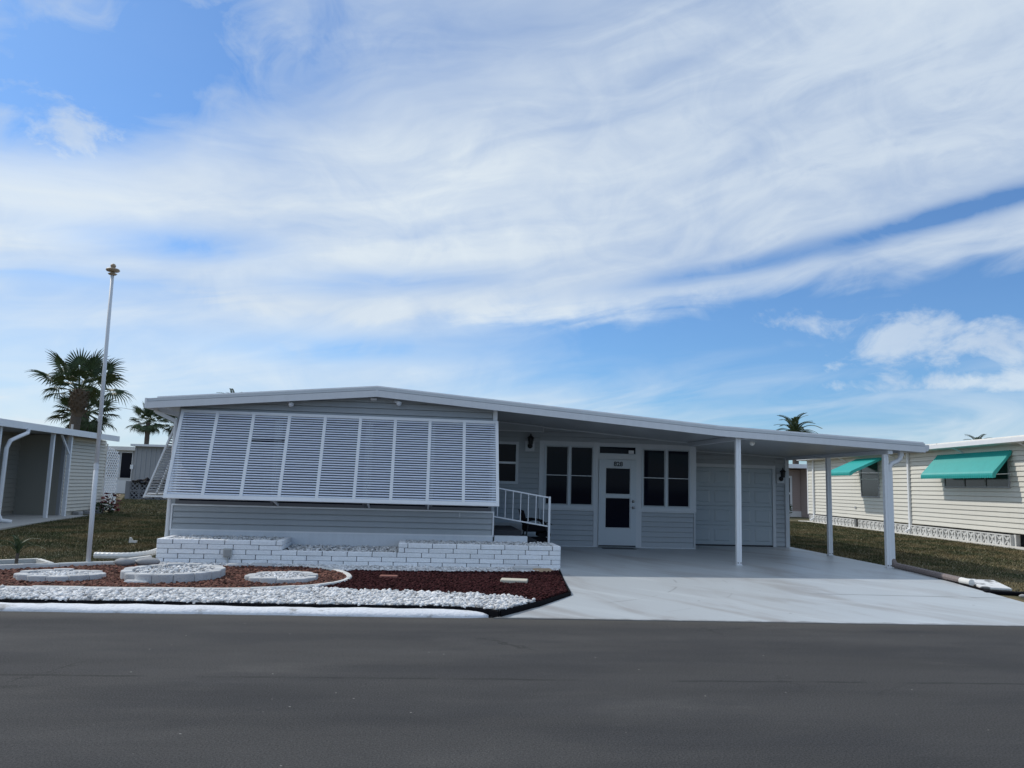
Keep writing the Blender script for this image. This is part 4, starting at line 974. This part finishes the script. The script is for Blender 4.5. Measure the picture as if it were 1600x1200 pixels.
# ------------------------------------------------------------------ left neighbour
def build_left():
    X0 = -11.77
    H = thing('mobile_home', (X0, 25, .15), 'beige sided home with an open carport on the left edge', 'house')
    w = MB(); w.box(-18, X0-.03, 27.65, 30.97, .1, 2.82); w.build('wall', 'beige', H)
    lap_boards(H, (X0, 0, 0), (0, 1, 0), (1, 0, 0), 27.66, 30.95, .30, 2.80, .118, 'beige', proud=.028)
    w = MB(); w.box(X0-.1, X0+.012, 27.56, 27.655, .15, 2.80); w.build('corner_trim', 'greymetal', H)
    # recessed wall with a door at the back of the carport
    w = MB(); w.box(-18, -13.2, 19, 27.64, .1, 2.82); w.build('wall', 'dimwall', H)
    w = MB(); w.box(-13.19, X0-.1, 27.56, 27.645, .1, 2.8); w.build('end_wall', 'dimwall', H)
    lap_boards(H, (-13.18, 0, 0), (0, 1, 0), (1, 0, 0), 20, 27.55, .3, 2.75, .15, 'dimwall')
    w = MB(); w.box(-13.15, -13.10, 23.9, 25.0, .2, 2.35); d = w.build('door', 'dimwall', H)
    w = MB(); w.box(-13.099, -13.07, 24.3, 24.36, 1.85, 2.25); w.build('door_sign', 'black', d)
    # roof: sloping slab with fascia and gutter
    w = MB(); w.prism([(-18.5, 3.28), (X0+.50, 2.96), (X0+.50, 2.90), (-18.5, 3.0)], 16, 30.65); rf = w.build('roof', 'neighroof', H)
    w = MB(); w.box(X0+.501, X0+.56, 16, 30.67, 2.78, 2.975); w.build('fascia_board', 'white', rf)
    w = MB(); w.box(-18, X0+.50, 16.1, 30.6, 2.83, 2.895); w.build('soffit', 'soffit', rf)
    w = MB(); w.tube([(-12.6, 29.9, 2.95), (-12.6, 29.9, 3.32)], .045, 8); w.build('vent_pipe', 'stone', rf)
    w = MB(); w.lathe([(.09, 3.0), (.09, 3.16), (.13, 3.17), (.12, 3.25), (.02, 3.28)], (-12.6, 24.3, 0), 10); w.build('vent_cap', 'stone', rf)
    # posts, brace, downspout
    for y in (22.75, 25.9, 27.15):
        w = MB(); w.box(X0+.28, X0+.38, y-.05, y+.05, .15, 2.829); w.build('carport_post', 'white', H)
    w = MB(); w.bar((X0+.33, 27.1, 2.2), (X0+.33, 26.45, 2.80), .05, .05); w.build('post_brace', 'white', H)
    w = MB(); w.tube([(X0+.60, 23.75, 2.80), (X0+.60, 23.72, 2.68), (X0+.58, 23.3, 2.55), (X0+.52, 22.98, 2.42), (X0+.48, 22.9, 2.2), (X0+.46, 22.9, .42), (X0+.52, 22.95, .26), (X0+.75, 23.05, .22)], .055, 8); w.build('downspout', 'white', H)
    # lattice: crossing laths in a frame
    lt = MB(); y0, y1, z0, z1 = 31.0, 32.25, .2, 2.62; x = X0+.02
    frame_rect(lt, 0, 1, 0, 1, 0, 1, .1); lt.v = []; lt.f = []
    lt.box(x-.02, x+.02, y0, y0+.05, z0, z1+.08); lt.box(x-.02, x+.02, y1-.05, y1, z0, z1-.3)
    fr = lt.build('lattice_frame', 'white', H)
    st = .19
    k = -30
    laths = []
    while k < 40:
        for sg in (1, -1):
            pts = []
            c = k*st
            # line z = z0 + sg*(y-y0) + c  clipped to the panel (upper edge slopes down to the back)
            for t in np.linspace(0, 1, 60):
                y = y0+.05+(y1-y0-.1)*t; z = z0+sg*(y-y0)+c
                if z0 <= z <= z1-.15*(y-y0): pts.append((y, z))
            if len(pts) > 2: laths.append((pts[0], pts[-1], sg))
        k += 1
    for a, b, sg in laths:
        w = MB(); o = .008*sg; w.bar((x+o, a[0], a[1]), (x+o, b[0], b[1]), .010, .052); w.build('lath', 'white', fr)
    # foundation stones
    for y in (28.6, 29.5, 30.3):
        w = MB(); w.cbox(X0-.02, X0+.22, y, y+.35, .12, .27, .02); w.build('base_stone', 'stone', H)
    return H
build_left()
w = MB(); w.prism([(-18, 15.5), (-9.9, 19.0), (-10.5, 23.0), (-10.9, 27.0), (-11.0, 28.0), (-18, 28.0)], .05, .19, 'z'); tag(w.build('carport_slab', 'concrete'), kind='structure')
w = MB(); w.prism([(-14, 12.8), (-9.3, 17.0), (-9.5, 17.6), (-14, 15)], .02, .172, 'z'); tag(w.build('path', 'concrete'), kind='structure')
leaf_clump('flowering_plant', -11.40, 30.9, .15, .24, .75, 110, 'redleaf', 'red leaved plant at the foot of the white lattice', 'plant', .2)
leaf_clump('low_shrub', -11.45, 30.3, .15, .3, .4, 140, 'leaf', 'low dark green plant along the beige wall near the lattice', 'plant', .15)
# young plant in a square border
SQ = thing('square_planter', (-6.3, 13.5, .1), 'square concrete border on the lawn round a young palm', 'planter')
c0 = Vector((-6.35, 13.55, 0)); a_ = rad(38)
for k in range(4):
    ang = a_+k*math.pi/2; d = Vector((math.cos(ang), math.sin(ang), 0)); s = Vector((-d.y, d.x, 0))
    p, q = c0+d*.40-s*.40, c0+d*.40+s*.34
    w = MB(); w.bar((p.x, p.y, .13), (q.x, q.y, .13), .075, .075); w.build('border_section', 'border', SQ)

# ------------------------------------------------------------------ palms
def fan_mesh(name, R, n, pet, seed, droop=.35):
    """costapalmate leaf: stalk along +X, then a folded fan of pointed segments"""
    r_ = np.random.default_rng(seed); w = MB(); w.tube([(0, 0, 0), (pet*.5, 0, .02), (pet, 0, 0)], [.03, .02, .015], 5)
    for k in range(n):
        t = k/(n-1)*2-1; a = t*rad(128); L_ = R*(1-.28*abs(t)**2)*r_.uniform(.88, 1.08)
        b = Vector((pet+.25*R*(1-abs(t)), .02*math.sin(a)*4, 0)); d = Vector((math.cos(a), math.sin(a), .10*(1-abs(t)))).normalized(); s = Vector((-d.y, d.x, 0)); up = Vector((0, 0, 1))
        wd = R*.048; sag = droop*r_.uniform(.6, 1.5)
        p0, p1, p2, p3 = b, b+d*L_*.35+up*.02, b+d*L_*.72-up*sag*L_*.18, b+d*L_*.98-up*sag*L_*.55
        vs = [p0+s*wd*.3, p0-s*wd*.3, p1+s*wd, p1-s*wd, p2+s*wd*.6, p2-s*wd*.6, p3, p1-up*wd*.7, p2-up*wd*.5]
        w._add(vs, [(0, 2, 7), (0, 7, 1), (1, 7, 3), (2, 4, 8, 7), (7, 8, 5, 3), (4, 6, 8), (8, 6, 5)])
    return shared(w, name, 'frond')
FANS = [fan_mesh('frond', .84, 26, 1.12, s, dr) for s, dr in ((1, .35), (2, .55), (3, .8))]
def cabbage_palm(x, y, zc, scale, nf, label, group, trunk_r=.19, skirt=True, lean=0., z0=.1, low=-.75):
    T = thing('palm_tree', (x-lean, y, z0), label, 'palm', group)
    P = [(x-lean, y, z0-.2), (x-lean*.9, y, z0+(zc-z0)*.3), (x-lean*.3, y, z0+(zc-z0)*.75), (x, y, zc)]
    w = MB(); pts = []
    for i in range(20):
        t = i/19; q = t*3; j = min(int(q), 2); f = q-j; a, b = Vector(P[j]), Vector(P[j+1]); pts.append(a.lerp(b, f))
    w.tube(pts, [trunk_r*(1.1-.12*i/19)*(1+.05*(i % 2)) for i in range(20)], 10); w.build('trunk', 'trunk', T)
    if skirt:                                   # old leaf bases bulging under the crown
        w = MB(); prof = [(trunk_r, -1.15*scale), (trunk_r*1.15, -.95*scale), (trunk_r*1.75, -.5*scale), (trunk_r*1.6, -.15*scale), (trunk_r*.9, .15*scale)]
        w.lathe(prof, (x, y, zc), 12)
        for k in range(60):
            a = k*2.4; h = -1.0*scale+.95*scale*(k/60); rr = trunk_r*1.2; d = Vector((math.cos(a), math.sin(a), .9)).normalized(); c = Vector((x+rr*math.cos(a), y+rr*math.sin(a), zc+h)); w.bar(c, c+d*.24*scale, .07*scale, .035*scale)
        w.build('leaf_bases', 'frond_dry', T)
    for k in range(nf):
        t = (k+.5)/nf; el_ = rad(82)*(1-t)+low*t if t > .12 else rad(80); a = k*2.39996+RNG.uniform(-.2, .2); el_ += RNG.normal(0, .10)
        sc = scale*RNG.uniform(.88, 1.1)*(1 if t < .8 else .85)
        me = FANS[0 if t < .4 else (1 if t < .75 else 2)]
        o = inst('frond', me, T, (x+.08*math.cos(a), y+.08*math.sin(a), zc+.05*scale), (RNG.normal(0, .35), -el_, a), (sc, sc, sc))
        if t > .93:
            pass
G_ = 'cabbage palms behind the left neighbour'
cabbage_palm(-15.85, 38, 5.30, 1.02, 21, 'tall cabbage palm rising behind the beige home beside the flagpole', G_, .215, True, .15, low=-.22)
cabbage_palm(-18.75, 46, 4.80, .86, 40, 'shorter cabbage palm half hidden behind the tallest one', G_, .2, False, 0, low=-1.25)
cabbage_palm(-25.05, 75, 6.35, .88, 40, 'small distant cabbage palm left of the pair beside the roof corner', G_, .2, False, 0, low=-1.0)
cabbage_palm(-23.6, 79, 6.5, .88, 40, 'small distant cabbage palm right of the pair, behind the downspout', G_, .2, False, 0, low=-1.0)
def pinnate_mesh(seed, L_=2.2):
    r_ = np.random.default_rng(seed); w = MB(); pts = []; N_ = 16
    for i in range(N_+1): t = i/N_; pts.append(Vector((L_*t*(1-.12*t*t), 0, .55*L_*t*(1-t)*.9-.28*L_*t**3)))
    w.tube(pts, [.03*(1-.8*i/N_) for i in range(N_+1)], 4)
    for i in range(2, N_*3):
        t = i/(N_*3); q = t*N_; j = min(int(q), N_-1); p = pts[j].lerp(pts[j+1], q-j); d = (pts[j+1]-pts[j]).normalized(); ll = .42*(1-.55*t)*min(1, t*5)*r_.uniform(.85, 1.1)
        for sg in (1, -1):
            dd = (d*.75+Vector((0, sg, .25))).normalized(); s = dd.cross(Vector((0, 0, 1))).normalized()*.02
            e = p+dd*ll-Vector((0, 0, .10*ll)); m_ = p+dd*ll*.5
            w._add([p, m_+s, e, m_-s], [(0, 1, 2), (0, 2, 3)])
    return shared(w, 'frond', 'frond')
PIN = [pinnate_mesh(s) for s in (5, 6)]
def date_palm(x, y, zc, scale, n, label, z0=.1):
    T = thing('palm_tree', (x, y, z0), label, 'palm')
    w = MB(); w.tube([(x, y, z0-.2), (x+.05, y, (z0+zc)/2), (x, y, zc)], [.3, .26, .24], 10); w.build('trunk', 'trunk', T)
    for k in range(n):
        t = (k+.5)/n; a = k*2.39996; e = rad(78)*(1-t)-rad(12)*t; sc = scale*RNG.uniform(.85, 1.1)
        inst('frond', PIN[k % 2], T, (x, y, zc), (RNG.normal(0, .15), -e, a), (sc, sc, sc))
date_palm(30.6, 62, 6.15, 1.1, 30, 'feathery date palm top showing above the carport roof')
date_palm(45.4, 60, 5.6, .75, 22, 'far feathery palm tip above the cream home roof')
date_palm(-14.2, 60, 6.85, .70, 18, 'tiny palm tip just above the left roof slope')
# young palm in the square border
YT = thing('palm_sapling', (-6.35, 13.55, .1), 'thin young palm growing inside the square border on the lawn', 'palm')
w = MB(); w.tube([(-6.35, 13.55, .05), (-6.34, 13.55, .3)], .025, 6); w.build('stem', 'trunk', YT)
for k in range(9):
    inst('frond', PIN[k % 2], YT, (-6.34, 13.55, .28), (0, -rad(70-k*5), k*2.4), (.19, .19, .19))

# ------------------------------------------------------------------ far left houses
def build_back_left():
    H = thing('screened_house', (-22, 62, .15), 'distant white house with dark screened windows behind the lattice', 'house')
    w = MB(); w.box(-27, -21.45, 62, 70, .1, 3.35); w.build('wall', 'white', H)
    w = MB(); w.box(-27.5, -21.1, 61.5, 70.5, 3.351, 3.62); w.build('roof', 'neighroof', H)
    for a, b in ((-24.4, -23.45), (-23.4, -22.48), (-22.44, -21.58)):
        w = MB(); frame_rect(w, a, b, 1.25, 3.22, 61.93, 61.995, .05); f = w.build('window', 'white', H)
        w = MB(); w.box(a+.05, b-.05, 61.95, 61.985, 1.30, 3.17); w.build('pane', 'glass', f)
    w = MB(); w.box(-21.55, -21.42, 61.9, 62, .1, 3.34); w.build('corner_trim', 'greymetal', H)
    G = thing('grey_trailer', (-18, 58, .15), 'distant grey ribbed trailer wall right of the screened house', 'trailer')
    w = MB(); w.box(-20.1, -8, 58, 64, .1, 3.55); w.build('wall', 'greymetal', G)
    x = -20.05
    while x < -13:
        w = MB(); w.box(x, x+.10, 57.97, 57.999, .15, 3.5); w.build('wall_rib', 'greymetal', G); x += .32
    w = MB(); w.box(-20.3, -7.8, 57.6, 64.3, 3.552, 3.70); w.build('roof', 'white', G)
    w = MB(); w.box(-20.30, -20.11, 57.9, 58.1, 1.95, 2.25); w.build('meter_box', 'white', G)
build_back_left()
def block_screen():
    T = thing('breeze_block_screen', (-15.8, 47, .15), 'grey breeze block screen on the lawn topped by a black tarp', 'screen wall')
    w = MB(); s = .26; fr = .04
    w.box(-s, s, -.1, 0, 0, fr); w.box(-s, s, -.1, 0, 2*s-fr, 2*s); w.box(-s, -s+fr, -.1, 0, fr, 2*s-fr); w.box(s-fr, s, -.1, 0, fr, 2*s-fr)
    for a, b in (((-s, 0), (s, 2*s)), ((-s, 2*s), (s, 0))): w.bar((a[0]*.86, -.05, s+(a[1]-s)*.86), (b[0]*.86, -.05, s+(b[1]-s)*.86), .08, .05)
    for a, b in (((-s, s), (0, 2*s)), ((0, 2*s), (s, s)), ((s, s), (0, 0)), ((0, 0), (-s, s))): w.bar((a[0]*.9, -.05, s+(a[1]-s)*.9), (b[0]*.9, -.05, s+(b[1]-s)*.9), .07, .04)
    me = shared(w, 'breeze_block', 'greyblock')
    for i in range(5):
        for j in range(2): inst('breeze_block', me, T, (-16.1+i*.525, 47, .15+j*.525), (0, 0, 0))
    w = MB(); w.box(-16.6, -16.37, 46.9, 47.6, .1, 1.21); w.build('end_pier', 'greyblock', T)
    w = MB(); w.box(-16.36, -13.7, 47.35, 47.5, .1, 1.15); w.build('inner_wall', 'mortar', T)
    tp = bmesh.new(); bmesh.ops.create_grid(tp, x_segments=30, y_segments=8, size=1)
    for v in tp.verts: v.co = Vector((-14.9+v.co.x*1.35, 47.2+v.co.y*.4, 1.34+.08*math.sin(v.co.x*9)*math.cos(v.co.y*4)+.05*math.sin(v.co.x*23)-.16*max(abs(v.co.y), abs(v.co.x)**4)))
    me = bpy.data.meshes.new('tarp'); tp.to_mesh(me); tp.free(); me.materials.append(M['blackcloth'])
    o = bpy.data.objects.new('tarp', me); COL.objects.link(o); md = o.modifiers.new('thick', 'SOLIDIFY'); md.thickness = .05
    tag(o, 'crumpled black tarp lying on the grey breeze block screen', 'tarp')
block_screen()
# overhead wires far behind
w = MB(); w.tube([(-34, 90, 8.9), (-24, 90, 7.6), (-14, 90, 7.0)], .02, 4); tag(w.build('overhead_wire', 'stone', loc=(-24, 90, 7.5)), 'thin overhead wire above the far left roofs', 'wire')
# white scrap on the lawn
w = MB(); w.prism([(-6.13, .15), (-5.97, .15), (-5.96, .20), (-6.05, .195), (-6.09, .26), (-6.12, .265)], 17.79, 17.84); tag(w.build('plastic_scrap', 'pipe', loc=(-6.05, 17.8, .15)), 'small bent white scrap lying on the left lawn', 'scrap')

# ------------------------------------------------------------------ grass blades (uncountable)
def grass(name, poly, n, h, label, far=1.):
    xs = [p[0] for p in poly]; ys = [p[1] for p in poly]
    px = RNG.uniform(min(xs), max(xs), n*3); py = RNG.uniform(min(ys), max(ys), n*3); k = inpoly(px, py, poly); px, py = px[k][:n], py[k][:n]; n = len(px)
    z = np.array([(drive_z(q)-.022) if q < 20 else .155 for q in py]); z -= .005
    a = RNG.uniform(0, 6.28, n); L_ = h*RNG.uniform(.4, 1.3, n)*(1+(py-14)*.012*far); wd = .006*(1+(py-10)*.06)
    dx, dy = np.cos(a), np.sin(a); lx, ly = RNG.normal(0, .5, n)*L_, RNG.normal(0, .5, n)*L_
    b0 = np.stack([px-dy*wd, py+dx*wd, z], 1); b1 = np.stack([px+dy*wd, py-dx*wd, z], 1); t_ = np.stack([px+lx, py+ly, z+L_], 1)
    V = np.stack([b0, b1, t_], 1).reshape(-1, 3); F = np.arange(n*3).reshape(-1, 3)
    return soup(name, V, F, 'blade', 'stuff', label, 'grass')
grass('grass', [(-10.6, 13.0), (-6.4, 13.25), (-5.2, 14.1), (-4.75, 14.4), (-4.75, 30), (-11.2, 30), (-10.8, 25), (-9.7, 19)], 140000, .042, 'patchy green and brown lawn left of the house')
grass('grass', [(-4.75, 30), (-11.2, 30), (-21, 60), (-12, 60)], 50000, .06, 'lawn running back between the left houses')
grass('grass', [(9.86, 12.9), (10.9, 10), (17.25, 21.5), (19.3, 38), (10.5, 38), (9.9, 16)], 160000, .042, 'dry brown green lawn between the carport and cream home')
